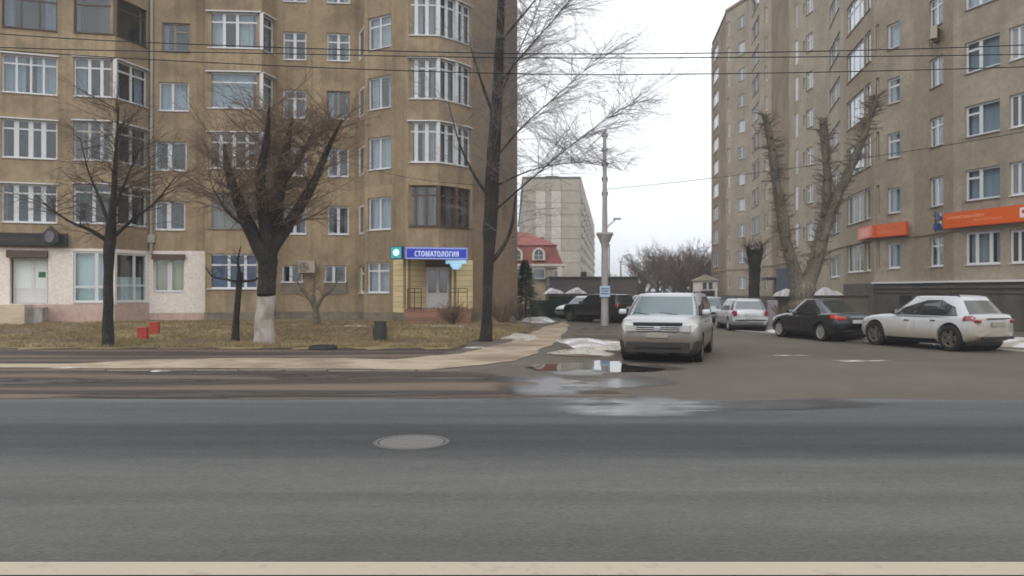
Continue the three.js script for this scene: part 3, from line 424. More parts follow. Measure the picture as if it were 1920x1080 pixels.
  RB.prism('rear_wall', [[27.2, 107.5], [27.6, 107.5], [30.2, 114.8], [60, 114.8], [60, 115.2], [29.8, 115.2]], 0, TOP - 0.5, M.tanDark);
}
// ---- far slab of grey panels
const FB = new Building('panel_building', 'distant grey panel tower slab with two pale panel stripes, behind the red roof', 'building', [8, 0, -178]);
{
  const x0 = PX(980, 178), x1 = PX(1088, 178), d0 = 178, e = [PX(1114, 312), 312], TOP = 27.0;
  FB.prism('core', [[x0 + 0.3, d0 + 0.4], [x1 - 0.4, d0 + 0.4], [e[0] - 0.4, e[1]], [x0 + 0.3, e[1]]], 0, TOP - 0.1, M.joint);
  const f = FB.facet([x0, d0], [x1, d0]), s = FB.facet([x1, d0], e); FB.facets.length = 0; const r = rngOf(71);
  const cols = [0, 0.22, 0.40, 0.49, 0.67, 1], rows = 10, hh = TOP / rows;
  for (let k = 0; k < rows; k++) for (let i = 0; i < 5; i++) { const a = cols[i] * f.L, b = cols[i + 1] * f.L; const pale = (i === 1 || i === 3) && k > 2 && k < 9; FB.unit('panel', unitBox, pale ? M.panelPale : M.panelGrey[Math.floor(r() * 4)], FB.g, f, [(a + b) / 2, (k + 0.5) * hh, 0.05 + r() * 0.03], [b - a - 0.09, hh - 0.09, 0.3]); }
  const sw = FB.unit('side_wall', unitBox, M.panelGrey[1], FB.g, s, [s.L / 2, TOP / 2, -0.1], [s.L - 0.3, TOP - 0.1, 0.4]);
  for (let k = 0; k < rows - 1; k++) for (let i = 0; i < 9; i++) { const u = (i + 0.5) * s.L / 9; FB.unit('balcony', unitBox, M.panelGrey[(i + k) % 4], FB.g, s, [u, k * hh + 1.2, 0.25], [6.2, 1.1, 0.4]); FB.unit('window', unitBox, M.glassFar[(i * 3 + k) % 4], FB.g, s, [u + 4.6, k * hh + 1.9, 0.12], [1.6, 1.5, 0.06]); }
  FB.prism('parapet', [[x0 - 0.1, d0 - 0.15], [x1 + 0.1, d0 - 0.15], [e[0] + 0.1, e[1]], [x0 - 0.1, e[1]]], TOP, TOP + 0.5, M.roofFelt);
  FB.add('roof_mast', merge([cyl(0.12, 0.06, 4.5, PX(1035, 182), TOP, -182, 6), bx(3, 0.7, 2, PX(1035, 182), TOP + 0.8, -182)]), M.darkMetal);
}
// ---- house with the red mansard roof
function frustum(a, b, y0, y1) { // a, b: [x0,x1,z0,z1]
  const v = [[a[0], y0, a[2]], [a[1], y0, a[2]], [a[1], y0, a[3]], [a[0], y0, a[3]], [b[0], y1, b[2]], [b[1], y1, b[2]], [b[1], y1, b[3]], [b[0], y1, b[3]]]; const q = [[3, 2, 6, 7], [1, 0, 4, 5], [2, 1, 5, 6], [0, 3, 7, 4], [7, 6, 5, 4], [0, 1, 2, 3]]; const pos = [], uv = [];
  for (const [i, j, k, l] of q) for (const n of [i, j, k, i, k, l]) { pos.push(...v[n]); uv.push(v[n][0] + v[n][2], v[n][1]); }
  const g = new THREE.BufferGeometry(); g.setAttribute('position', new THREE.Float32BufferAttribute(pos, 3)); g.setAttribute('uv', new THREE.Float32BufferAttribute(uv, 2)); g.computeVertexNormals(); return g;
}
{
  const D = 80, H = new Building('house', 'cream house with red mansard roof and arched dormer window, beside the conifer', 'house', [PX(1000, D), 0, -D - 4]);
  const x0 = PX(955, D), x1 = PX(1056, D), y = (py) => PY(py, D), z0 = -D, z1 = -D - 9;
  H.add('wall', bx(x1 - x0 - 0.4, y(497), 8.6, (x0 + x1) / 2, y(497) / 2, (z0 + z1) / 2), M.cream);
  const rf = H.add('roof', merge([frustum([x0, x1, z1, z0], [x0 + 0.3, x1 - 0.75, z1 + 0.7, z0 - 0.7], y(496), y(459)), frustum([x0, x1 - 0.5, z1 + 0.5, z0 - 0.5], [x0 + 0.5, PX(986, D), z1 + 3.6, z0 - 3.6], y(459), y(430))]), M.redRoof);
  H.add('cornice', merge([bx(x1 - x0 + 0.5, 0.22, 9.6, (x0 + x1) / 2, y(497), (z0 + z1) / 2), bx(x1 - x0 + 0.2, 0.16, 9.2, (x0 + x1) / 2, y(497) - 0.2, (z0 + z1) / 2)]), M.white);
  const arch = (w, h) => { const s = new THREE.Shape(); s.moveTo(-w, 0); s.lineTo(w, 0); s.lineTo(w, h); s.absarc(0, h, w, 0, Math.PI, false); s.lineTo(-w, 0); return s; };
  for (const [px, s] of [[1010, 1], [968, 1]]) {
    const sh = arch(0.66 * s, 0.6), hole = arch(0.43 * s, 0.55); hole.holes = []; sh.holes.push(new THREE.Path(arch(0.43, 0.56).getPoints(12).map((p) => new THREE.Vector2(p.x, p.y + 0.08)))); const g = new THREE.ExtrudeGeometry(sh, { depth: 1.4, bevelEnabled: false, curveSegments: 12 }); g.translate(PX(px, D), y(488), z0 - 1.2); const dm = H.add('dormer', g, M.white);
    const gg = new THREE.ExtrudeGeometry(arch(0.43, 0.56), { depth: 0.05, bevelEnabled: false }); gg.translate(PX(px, D), y(488) + 0.08, z0 - 0.05); H.add('pane', gg, M.glassFar[2], dm);
    H.add('glazing_bar', merge([bx(0.05, 0.9, 0.05, PX(px, D), y(488) + 0.55, z0 + 0.05), bx(0.82, 0.05, 0.052, PX(px, D), y(488) + 0.5, z0 + 0.05)]), M.frame, dm);
  }
  for (const [px, py, w, h] of [[1010, 513, 1.1, 0.9], [1044, 516, 0.6, 0.9], [975, 513, 0.9, 0.9]]) { const f = H.add('window', merge([bx(w + 0.16, 0.08, 0.1, PX(px, D), y(py) + h / 2 + 0.04, z0 + 0.2), bx(w + 0.16, 0.1, 0.14, PX(px, D), y(py) - h / 2 - 0.05, z0 + 0.2), bx(0.08, h, 0.1, PX(px, D) - w / 2 - 0.04, y(py), z0 + 0.2), bx(0.08, h, 0.1, PX(px, D) + w / 2 + 0.04, y(py), z0 + 0.2)]), M.frame); H.add('pane', bx(w, h, 0.06, PX(px, D), y(py), z0 + 0.21), M.glassFar[2], f); }
  H.add('chimney', rbx(0.4, 1.2, 0.4, PX(1018, D), y(452), z0 - 3, 0.02), M.redRoof, rf); H.add('finial', merge([cyl(0.04, 0.02, 1.2, PX(983, D), y(430), z0 - 4.5, 6), bx(0.16, 0.16, 0.16, PX(983, D), y(420), z0 - 4.5)]), M.greyMetal, rf);
  H.add('quoin', bx(0.5, y(500), 0.5, x1 - 0.35, y(500) / 2, z0 + 0.05), M.white);
}
// ---- long low grey building and the low garages in front of it
{
  const D = 72, B = new Building('low_building', 'long low grey windowless building behind the garages', 'building', [PX(1110, D), 0, -D]);
  B.add('wall', bx(PX(1195, D) - PX(1030, D), PY(521, D), 8, (PX(1195, D) + PX(1030, D)) / 2, PY(521, D) / 2, -D - 4), std({ map: plaster(S(112, 106, 104), S(92, 86, 84), 0.8, 6, 141, 256) }));
  B.add('roof', bx(PX(1196, D) - PX(1029, D), 0.12, 8.3, (PX(1196, D) + PX(1029, D)) / 2, PY(521, D) + 0.06, -D - 4), M.roofFelt); B.add('chimney', bx(0.5, 0.5, 0.5, PX(1100, D), PY(521, D) + 0.36, -D - 3), M.darkMetal);
  const G = new Building('garage', 'low dark garage row with felt roof carrying old snow, beyond the black off-roader', 'garage', [PX(1070, 60), 0, -60]); const d = 60;
  G.add('wall', bx(PX(1130, d) - PX(1028, d), PY(556, d), 5, PX(1079, d), PY(556, d) / 2, -d - 2.5), std({ color: srgb(72, 62, 56) })); G.add('roof', bx(PX(1132, d) - PX(1026, d), 0.16, 5.4, PX(1079, d), PY(554, d) + 0.06, -d - 2.5), M.roofFelt);
  for (let i = 0; i < 3; i++) G.add('garage_door', bx(1.1, 1.05, 0.06, PX(1042 + i * 32, d), 0.62, -d + 0.04), M.darkMetal);
  for (const [px, w, h, s] of [[1040, 2.4, 0.42, 51], [1084, 2.0, 0.42, 52]]) { const m = heap('snow', px < 1060 ? 'lump of snow on the left end of the garage roof' : 'lump of snow on the middle of the garage roof', PX(px, d + 1), d + 1, w, 2.6, h, s); m.position.y = PY(554, d) + 0.13; }
}
// ---- green sheet fence, small pavilion, dark plank fence
{
  const D = 52, t = thing('fence', 'dark green sheet metal fence left of the black off-roader', 'fence', [PX(1025, D), 0, -D]); const x0 = PX(995, D), x1 = PX(1085, D), n = 5, w = (x1 - x0) / n; const green = std({ color: srgb(38, 58, 48), roughness: 0.6 });
  const sh = new THREE.Shape(); const k = 14; for (let i = 0; i <= k; i++) { const x = (i / k - 0.5) * (w - 0.03), z = (i % 2) * 0.03; i ? sh.lineTo(x, z) : sh.moveTo(x, z); } for (let i = k; i >= 0; i--) sh.lineTo((i / k - 0.5) * (w - 0.03), (i % 2) * 0.03 + 0.012);
  const g = new THREE.ExtrudeGeometry(sh, { depth: 1.15, bevelEnabled: false }); g.rotateX(-Math.PI / 2);
  for (let i = 0; i < n; i++) { const m = part('panel', g, green, t); m.position.set(x0 + (i + 0.5) * w - t.position.x, 0.02, 0); }
  for (let i = 0; i <= n; i++) { const m = part('post', cyl(0.035, 0.035, 1.3, 0, 0, 0, 8), M.darkMetal, t); m.position.set(x0 + i * w - t.position.x, 0, -0.06); }
  const d2 = 76, P = new Building('pavilion', 'small white pavilion with grey hipped roof against the far end of the right block', 'house', [PX(1326, d2), 0, -d2]); const a = PX(1311, d2), b = PX(1345, d2);
  P.add('wall', bx(b - a, PY(526, d2), 2.6, (a + b) / 2, PY(526, d2) / 2, -d2 - 1.3), M.white); P.add('roof', frustum([a - 0.25, b + 0.25, -d2 - 2.9, -d2 + 0.25], [a + 0.8, b - 0.7, -d2 - 1.5, -d2 - 1.1], PY(526, d2), PY(515, d2)), M.greyPlinth);
  for (const px of [1321, 1332]) { const f = P.add('window', merge([bx(0.5, 0.06, 0.06, PX(px, d2), PY(529, d2), -d2 + 0.03), bx(0.5, 0.06, 0.06, PX(px, d2), PY(543, d2), -d2 + 0.03), bx(0.06, 0.66, 0.06, PX(px, d2) - 0.22, PY(536, d2), -d2 + 0.03), bx(0.06, 0.66, 0.06, PX(px, d2) + 0.22, PY(536, d2), -d2 + 0.03)]), M.frame); P.add('pane', bx(0.38, 0.64, 0.03, PX(px, d2), PY(536, d2), -d2 + 0.02), M.glassFar[2], f); }
  P.add('apron', bx(1.3, 0.7, 0.08, PX(1327, d2), PY(552, d2), -d2 + 0.03), M.darkMetal);
}
// ---------------------------------------------------------------- signs and fittings
function canvasTex(w, h, draw) { const c = document.createElement('canvas'); c.width = w; c.height = h; draw(c.getContext('2d'), w, h); const t = new THREE.CanvasTexture(c); t.colorSpace = THREE.SRGBColorSpace; return t; }
function boxSign(name, label, cat, a, b, y0, y1, depth, map, bodyMat, glow = 0) { // a, b: [X, depth] ends of its back edge
  const L = Math.hypot(b[0] - a[0], b[1] - a[1]), ang = Math.atan2(b[1] - a[1], b[0] - a[0]); const t = thing(name, label, cat, [(a[0] + b[0]) / 2, y0, -(a[1] + b[1]) / 2], ang);
  part('case', rbx(L, y1 - y0, depth, 0, (y1 - y0) / 2, depth / 2, 0.015), bodyMat, t);
  const g = new THREE.PlaneGeometry(L - 0.08, y1 - y0 - 0.08); g.translate(0, (y1 - y0) / 2, depth + 0.004); part('face', g, std({ map, roughness: 0.4, ...(glow ? { emissive: 0xffffff, emissiveMap: map, emissiveIntensity: glow } : {}) }), t);
  return t;
}
{
  const blue = canvasTex(1024, 128, (c, w, h) => { c.fillStyle = '#2b3fae'; c.fillRect(0, 0, w, h); c.strokeStyle = '#b9c6f2'; c.lineWidth = 7; c.strokeRect(4, 4, w - 8, h - 8); c.fillStyle = '#d4defa'; c.font = 'bold 92px sans-serif'; c.textAlign = 'center'; c.textBaseline = 'middle'; c.fillText('СТОМАТОЛОГИЯ', w / 2, h / 2 + 6, w - 70); });
  boxSign('shop_sign', 'long blue dentist sign with pale Cyrillic letters above the planked entrance', 'sign', [PX(759, 36.85), 36.85], [PX(876, 37.6), 37.6], 3.26, 3.84, 0.16, blue, std({ color: srgb(140, 150, 210) }), 0.25);
  const em = canvasTex(128, 128, (c, w, h) => { c.fillStyle = '#3f8f96'; c.fillRect(0, 0, w, h); c.fillStyle = '#d6fbf0'; c.beginPath(); c.arc(64, 62, 40, 0, 7); c.fill(); c.fillStyle = '#7fd0c8'; for (let i = 0; i < 6; i++) { c.save(); c.translate(64, 62); c.rotate(i * Math.PI / 3); c.fillRect(-5, 10, 10, 34); c.restore(); } c.fillStyle = '#eafff8'; c.fillRect(54, 30, 20, 64); c.fillRect(32, 52, 64, 20); });
  boxSign('emblem_sign', 'square turquoise light box with a pale cross emblem left of the blue sign', 'sign', [PX(735.5, 37.0), 37.0], [PX(757.5, 36.8), 36.8], 3.27, 3.86, 0.2, em, std({ color: srgb(40, 70, 110) }), 0.55);
  const t = thing('hanging_sign', 'small pale blue half round sign under the right end of the blue sign', 'sign', [PX(855, 37.5), 2.86, -37.45], 0.12);
  const half = new THREE.Shape(); half.moveTo(-0.48, 0.38); half.lineTo(0.48, 0.38); half.lineTo(0.48, 0.22); half.lineTo(0.27, 0.22); half.absarc(0, 0.22, 0.27, 0, -Math.PI, true); half.lineTo(-0.48, 0.22);
  part('plate', new THREE.ExtrudeGeometry(half, { depth: 0.08, bevelEnabled: true, bevelSize: 0.01, bevelThickness: 0.01, bevelSegments: 1 }), std({ color: srgb(150, 208, 240), emissive: srgb(150, 208, 240), emissiveIntensity: 0.35 }), t);
  for (const [x, y, w, h] of [[0, 0.3, 0.8, 0.05], [0, 0.16, 0.3, 0.045], [0, 0.08, 0.22, 0.04]]) part('lettering', bx(w, h, 0.01, x, y, 0.096), std({ color: srgb(240, 248, 255) }), t);
  part('bracket', merge([bx(0.04, 0.1, 0.04, -0.4, 0.43, 0.04), bx(0.04, 0.1, 0.04, 0.4, 0.43, 0.04)]), M.darkMetal, t);
  const dk = canvasTex(1024, 128, (c, w, h) => { c.fillStyle = '#2a2320'; c.fillRect(0, 0, w, h); const r = rngOf(5); c.globalAlpha = 0.6; for (let i = 0; i < 26; i++) { c.fillStyle = ['#5c4c3c', '#4a3c32', '#6a5a48'][i % 3]; const x = 60 + i * 25; c.fillRect(x, 44 + r() * 10, 7, 48); c.fillRect(x, 44 + r() * 34, 16, 8); } });
  boxSign('shop_sign', 'dark brown shop fascia sign above the white shop door at the far left', 'sign', [PX(-60, 35.7), 35.7], [PX(128, 36.98), 36.98], 3.86, 4.46, 0.2, dk, M.darkMetal);
  const e = thing('emblem_sign', 'grey angular emblem peaking above the dark brown fascia sign', 'sign', [PX(97, 36.45), 4.05, -36.45], -0.28); const sh = new THREE.Shape(); for (const [i, p] of [[-0.42, 0], [-0.42, 0.4], [0, 0.72], [0.42, 0.4], [0.42, 0], [0, -0.1]].entries()) i ? sh.lineTo(...p) : sh.moveTo(...p);
  part('plate', new THREE.ExtrudeGeometry(sh, { depth: 0.08, bevelEnabled: true, bevelSize: 0.02, bevelThickness: 0.02, bevelSegments: 1 }), std({ color: srgb(58, 56, 60) }), e); const c2 = new THREE.CylinderGeometry(0.27, 0.27, 0.04, 20); c2.rotateX(Math.PI / 2); c2.translate(0, 0.24, 0.12); part('medallion', c2, std({ color: srgb(104, 102, 106), roughness: 0.5 }), e);
  // orange signs on the right block: faded, unreadable pale lettering
  const scrawl = (c, x, y, n, s, col, seed) => { const r = rngOf(seed); c.fillStyle = col; for (let i = 0; i < n; i++) { const xx = x + i * s * 0.85; c.fillRect(xx, y, s * 0.14, s); if (r() > 0.3) c.fillRect(xx + s * 0.45, y, s * 0.14, s); c.fillRect(xx, y + (r() > 0.5 ? 0 : s * 0.43), s * 0.55, s * 0.14); if (r() > 0.5) c.fillRect(xx, y + s * 0.86, s * 0.55, s * 0.14); } };
  const or1 = canvasTex(1024, 200, (c, w, h) => { c.fillStyle = '#d85e18'; c.fillRect(0, 0, w, h); c.globalAlpha = 0.9; scrawl(c, 50, 44, 16, 36, '#f4b79c', 3); scrawl(c, 400, 112, 14, 30, '#eea084', 5); c.globalAlpha = 0.5; scrawl(c, 40, 118, 8, 32, '#a83c12', 7); c.globalAlpha = 1; c.fillStyle = '#e9dce0'; c.fillRect(w - 70, 26, 70, h - 70); c.fillStyle = '#b9452a'; c.fillRect(w - 46, 56, 30, 50); });
  boxSign('shop_sign', 'long orange shop sign with faded pale lettering at the right edge', 'sign', [PX(1774, 38.2), 38.2], [PX(1932, 33.9), 33.9], 4.78, 5.52, 0.18, or1, std({ color: srgb(206, 78, 30) }));
  const or2 = canvasTex(512, 200, (c, w, h) => { c.fillStyle = '#d65c1a'; c.fillRect(0, 0, w, h); c.globalAlpha = 0.6; scrawl(c, 60, 110, 9, 34, '#ea8a66', 11); scrawl(c, 220, 44, 6, 40, '#a8401a', 13); });
  boxSign('shop_sign', 'short orange shop sign with faint lettering wrapping the bay corner', 'sign', [PX(1641, 44.2), 44.2], [PX(1704, 41.7), 41.7], 4.74, 5.46, 0.16, or2, std({ color: srgb(206, 78, 30) }));
  const or3 = canvasTex(128, 200, (c, w, h) => { c.fillStyle = '#d9765e'; c.fillRect(0, 0, w, h); c.fillStyle = '#e2937f'; c.fillRect(24, 40, 80, 120); });
  boxSign('shop_sign', 'faded salmon side panel left of the short orange sign', 'sign', [PX(1614, 46.6), 46.6], [PX(1640, 44.0), 44.0], 4.76, 5.46, 0.16, or3, std({ color: srgb(206, 100, 70) }));
  // blue bracket sign
  const b = thing('bracket_sign', 'small blue and white bracket sign between the two orange signs', 'sign', [PX(1749, 39.2), 4.75, -39.1], 0.5);
  part('lower_plate', rbx(0.62, 0.34, 0.1, -0.05, 0.2, 0.25, 0.03), std({ color: srgb(64, 82, 150) }), b); part('white_tab', rbx(0.22, 0.28, 0.11, 0.26, 0.34, 0.25, 0.02), std({ color: srgb(214, 216, 222) }), b); part('upper_plate', rbx(0.36, 0.36, 0.1, 0.02, 0.72, 0.25, 0.03), std({ color: srgb(96, 108, 150) }), b); part('white_tab', rbx(0.26, 0.16, 0.11, 0.14, 0.8, 0.25, 0.02), std({ color: srgb(206, 208, 214) }), b); part('bracket', merge([bx(0.05, 1.0, 0.05, 0, 0.45, 0.1), bx(0.05, 0.05, 0.3, 0, 0.2, 0.12), bx(0.05, 0.05, 0.3, 0, 0.75, 0.12)]), M.darkMetal, b);
  // air conditioners
  const ac = (label, p, turn) => { const t = thing('air_conditioner', label, 'air conditioner', p, turn); part('case', rbx(0.85, 0.62, 0.32, 0, 0.31, 0.2, 0.03), std({ color: srgb(160, 150, 134), roughness: 0.6 }), t); const r = new THREE.TorusGeometry(0.23, 0.015, 6, 20); r.translate(-0.13, 0.31, 0.37); const r2 = new THREE.TorusGeometry(0.13, 0.012, 6, 16); r2.translate(-0.13, 0.31, 0.37); part('grille', merge([r, r2, bx(0.46, 0.02, 0.02, -0.13, 0.31, 0.368), bx(0.02, 0.46, 0.02, -0.13, 0.31, 0.366)]), M.darkMetal, t); part('bracket', merge([bx(0.04, 0.04, 0.5, -0.28, -0.02, 0.2), bx(0.04, 0.04, 0.5, 0.28, -0.02, 0.2), bx(0.04, 0.3, 0.04, -0.28, -0.18, 0), bx(0.04, 0.3, 0.04, 0.28, -0.18, 0)]), M.darkMetal, t); return t; };
  ac('beige air conditioner beside the ground floor windows of the left block', [PX(579, 40.7), 2.7, -40.6], 0);
  ac('air conditioner high on the right block above a window', [PX(1744, 39.3), 14.2, -39.2], 0.9);
}
// ---------------------------------------------------------------- trunks, limbs, twigs
class TB {
  constructor() { this.p = []; this.n = []; this.u = []; this.i = []; this.k = 0; }
  tube(pts, rad, s) {
    let ref = Math.abs(pts[1].y - pts[0].y) > 0.8 * pts[0].distanceTo(pts[1]) ? V(1, 0, 0.2) : V(0, 1, 0.1); const d = V(), a = V(), b = V(); let len = 0;
    for (let j = 0; j < pts.length; j++) {
      d.subVectors(pts[Math.min(j + 1, pts.length - 1)], pts[Math.max(0, j - 1)]).normalize(); a.crossVectors(d, ref).normalize(); b.crossVectors(a, d); if (j) len += pts[j].distanceTo(pts[j - 1]);
      for (let q = 0; q <= s; q++) { const t = q / s * 6.28318, c = Math.cos(t), e = Math.sin(t), nx = a.x * c + b.x * e, ny = a.y * c + b.y * e, nz = a.z * c + b.z * e, r = rad[j]; this.p.push(pts[j].x + nx * r, pts[j].y + ny * r, pts[j].z + nz * r); this.n.push(nx, ny, nz); this.u.push(q / s * Math.max(0.1, rad[0] * 6.28), len); }
    }
    for (let j = 0; j + 1 < pts.length; j++) for (let q = 0; q < s; q++) { const x = this.k + j * (s + 1) + q, y = x + s + 1; this.i.push(x, y, x + 1, x + 1, y, y + 1); }
    this.k += pts.length * (s + 1);
  }
  geo(o) { const g = new THREE.BufferGeometry(); const p = new Float32Array(this.p); if (o) for (let i = 0; i < p.length; i += 3) { p[i] -= o.x; p[i + 1] -= o.y; p[i + 2] -= o.z; } g.setAttribute('position', new THREE.BufferAttribute(p, 3)); g.setAttribute('normal', new THREE.Float32BufferAttribute(this.n, 3)); g.setAttribute('uv', new THREE.Float32BufferAttribute(this.u, 2)); g.setIndex(this.i); return g; }
}
function rough(pts, rad, n, wob, r) { // smooth a measured polyline and roughen it
  const c = new THREE.CatmullRomCurve3(pts), P = c.getPoints(n); const R = P.map((_, i) => { const t = i / n * (rad.length - 1), k = Math.min(rad.length - 2, Math.floor(t)); return lerp(rad[k], rad[k + 1], t - k) * (1 + (r() - 0.5) * wob); });
  P.forEach((p, i) => { if (i) { p.x += (r() - 0.5) * R[i] * wob; p.z += (r() - 0.5) * R[i] * wob; } }); return [P, R];
}
function sprout(tb, r, p, dir, len, rad, depth, o) {
  const n = depth > 0 ? 5 : 3, pts = [p.clone()], d = dir.clone().normalize(), rs = [rad]; const st = len / n;
  for (let i = 1; i <= n; i++) { d.x += (r() - 0.5) * o.wob; d.y += (r() - 0.5) * o.wob + o.up; d.z += (r() - 0.5) * o.wob; d.normalize(); pts.push(pts[i - 1].clone().addScaledVector(d, st)); rs.push(lerp(rad, rad * (depth > 0 ? 0.4 : 0.3), i / n)); }
  tb.tube(pts, rs, rad > 0.03 ? 6 : rad > 0.012 ? 4 : 3);
  if (depth <= 0) return;
  const kids = o.kids[o.kids.length - depth] ?? o.kids[0];
  for (let k = 0; k < kids; k++) {
    const t = 0.22 + 0.78 * (k + r()) / kids, f = Math.min(n - 0.001, t * n), i = Math.floor(f), q = pts[i].clone().lerp(pts[i + 1], f - i); const dd = pts[i + 1].clone().sub(pts[i]).normalize();
    const ax = V(r() - 0.5, r() - 0.5, r() - 0.5).cross(dd).normalize(); dd.applyAxisAngle(ax, (o.ang + (r() - 0.5) * 0.5));
    sprout(tb, r, q, dd, len * (o.ratio + (r() - 0.5) * 0.25) * (1 - 0.35 * t), Math.max(o.min, lerp(rs[i], rs[i + 1], f - i) * 0.6), depth - 1, o);
  }
}
// limbs: list of [pixel polyline with own depths, radii]; twigs grow along them
function bareTree(name, label, cat, base, trunk, limbs, o) {
  const r = rngOf(o.seed), t = thing(name, label, cat, [base.x, base.y, base.z]); const mk = (pl) => pl.map(([x, y, d]) => at(x, y, d));
  const [tp, tr] = rough(mk(trunk[0]), trunk[1], 26, o.rough ?? 0.12, r);
  if (o.wash) { const w = new TB(), u = new TB(); const k = tp.findIndex((p) => p.y > o.wash); w.tube(tp.slice(0, k + 1), tr.slice(0, k + 1).map((x) => x * 1.02), 14); u.tube(tp.slice(k), tr.slice(k), 14); part('trunk', u.geo(base), o.bark, t); part('whitewash', w.geo(base), M.whitewash, t); }
  else { const u = new TB(); u.tube(tp, tr, 14); part('trunk', u.geo(base), o.bark, t); }
  const tw = new TB(); const lines = [];
  if (o.trunkTwigs) lines.push([tp.filter((p) => p.y > o.trunkTwigs), tr, o.trunkN ?? 30]);
  for (const [pl, rad, n] of limbs) { const [lp, lr] = rough(mk(pl), rad, 16, o.rough ?? 0.15, r); const b = new TB(); b.tube(lp, lr, 9); part('limb', b.geo(base), o.bark, t); lines.push([lp, lr, n]); }
  for (const [lp, lr, n] of lines) for (let k = 0; k < n; k++) { const f = (0.15 + 0.85 * r()) * (lp.length - 1.01), i = Math.floor(f), q = lp[i].clone().lerp(lp[i + 1], f - i), a = r() * 6.283; const dir = V(Math.cos(a) * o.spread, 0.25 + r() * o.rise, Math.sin(a) * o.spread); if (o.bias) dir.add(V(...o.bias)); sprout(tw, r, q, dir, o.len * (0.5 + 0.8 * r()), o.tr, o.depth, o); }
  part('crown', tw.geo(base), o.twig || M.twig, t); return t;
}
const foot = (px, py, d) => { const p = at(px, py, d); return p; };
bareTree('bare_tree', 'large forked bare tree with whitewashed trunk foot on the lawn', 'tree', foot(496, 646, 26.6),
  [[[496, 650, 26.6], [497, 600, 26.6], [500, 545, 26.6], [502, 490, 26.6], [506, 455, 26.6]], [0.36, 0.31, 0.3, 0.33, 0.26]],
  [[[[500, 490, 26.5], [470, 430, 26.3], [445, 370, 26.1], [428, 322, 26], [420, 270, 25.9]], [0.27, 0.23, 0.19, 0.13, 0.04], 46],
   [[[505, 470, 26.6], [518, 410, 26.8], [524, 350, 27], [535, 290, 27.1], [548, 220, 27.2]], [0.28, 0.25, 0.23, 0.16, 0.04], 58],
   [[[502, 465, 26.5], [495, 400, 26.2], [488, 330, 26], [500, 260, 25.8], [505, 200, 25.7]], [0.24, 0.2, 0.16, 0.11, 0.04], 46],
   [[[508, 470, 26.6], [545, 415, 26.9], [582, 355, 27.1], [608, 295, 27.2], [640, 225, 27.3]], [0.24, 0.2, 0.16, 0.11, 0.04], 60],
   [[[526, 350, 27], [560, 300, 27.5], [585, 250, 28]], [0.12, 0.09, 0.04], 50], [[[470, 430, 26.3], [430, 400, 25.8], [398, 352, 25.4]], [0.08, 0.05, 0.02], 20]],
  { seed: 101, wash: 1.55, bark: M.bark, depth: 2, kids: [8, 5], len: 1.7, tr: 0.019, min: 0.005, ratio: 0.5, ang: 0.65, wob: 0.3, up: 0.01, spread: 1.1, rise: 0.8, twig: M.twigRed });
bareTree('bare_tree', 'slim dark bare tree in front of the pink shop floor', 'tree', foot(202, 652, 25.4),
  [[[202, 655, 25.4], [203, 600, 25.4], [203, 520, 25.4], [206, 450, 25.4], [212, 380, 25.4], [216, 300, 25.4], [222, 200, 25.4]], [0.19, 0.155, 0.145, 0.175, 0.11, 0.06, 0.02]],
  [[[[206, 455, 25.4], [170, 432, 25.2], [130, 415, 25], [80, 380, 24.8]], [0.08, 0.06, 0.04, 0.015], 22], [[[207, 450, 25.4], [245, 415, 25.6], [290, 380, 25.8], [330, 330, 26]], [0.07, 0.05, 0.035, 0.015], 22], [[[207, 430, 25.4], [190, 380, 25.8], [165, 320, 26], [150, 260, 26.2]], [0.07, 0.05, 0.03, 0.012], 20], [[[210, 400, 25.4], [235, 340, 25], [260, 280, 24.8]], [0.06, 0.04, 0.015], 20]],
  { seed: 102, bark: M.bark, trunkTwigs: 3.1, trunkN: 60, depth: 2, kids: [6, 4], len: 1.5, tr: 0.014, min: 0.0045, ratio: 0.5, ang: 0.6, wob: 0.25, up: 0, spread: 1.2, rise: 0.5 });
bareTree('bare_tree', 'short cut back tree before the blue curtained window', 'tree', foot(441, 641, 27.5),
  [[[441, 643, 27.5], [443, 600, 27.5], [447, 550, 27.5], [450, 510, 27.5]], [0.15, 0.115, 0.1, 0.12]],
  [[[[449, 530, 27.5], [425, 524, 27.3], [398, 518, 27.2], [385, 500, 27.1]], [0.05, 0.04, 0.03, 0.015], 8], [[[450, 528, 27.5], [480, 524, 27.7], [500, 505, 27.8]], [0.05, 0.035, 0.015], 8], [[[450, 515, 27.5], [446, 490, 27.5], [452, 460, 27.5]], [0.06, 0.04, 0.015], 8]],
  { seed: 103, bark: M.bark, depth: 1, kids: [4], len: 0.6, tr: 0.012, min: 0.004, ratio: 0.5, ang: 0.7, wob: 0.3, up: 0, spread: 1, rise: 0.7 });
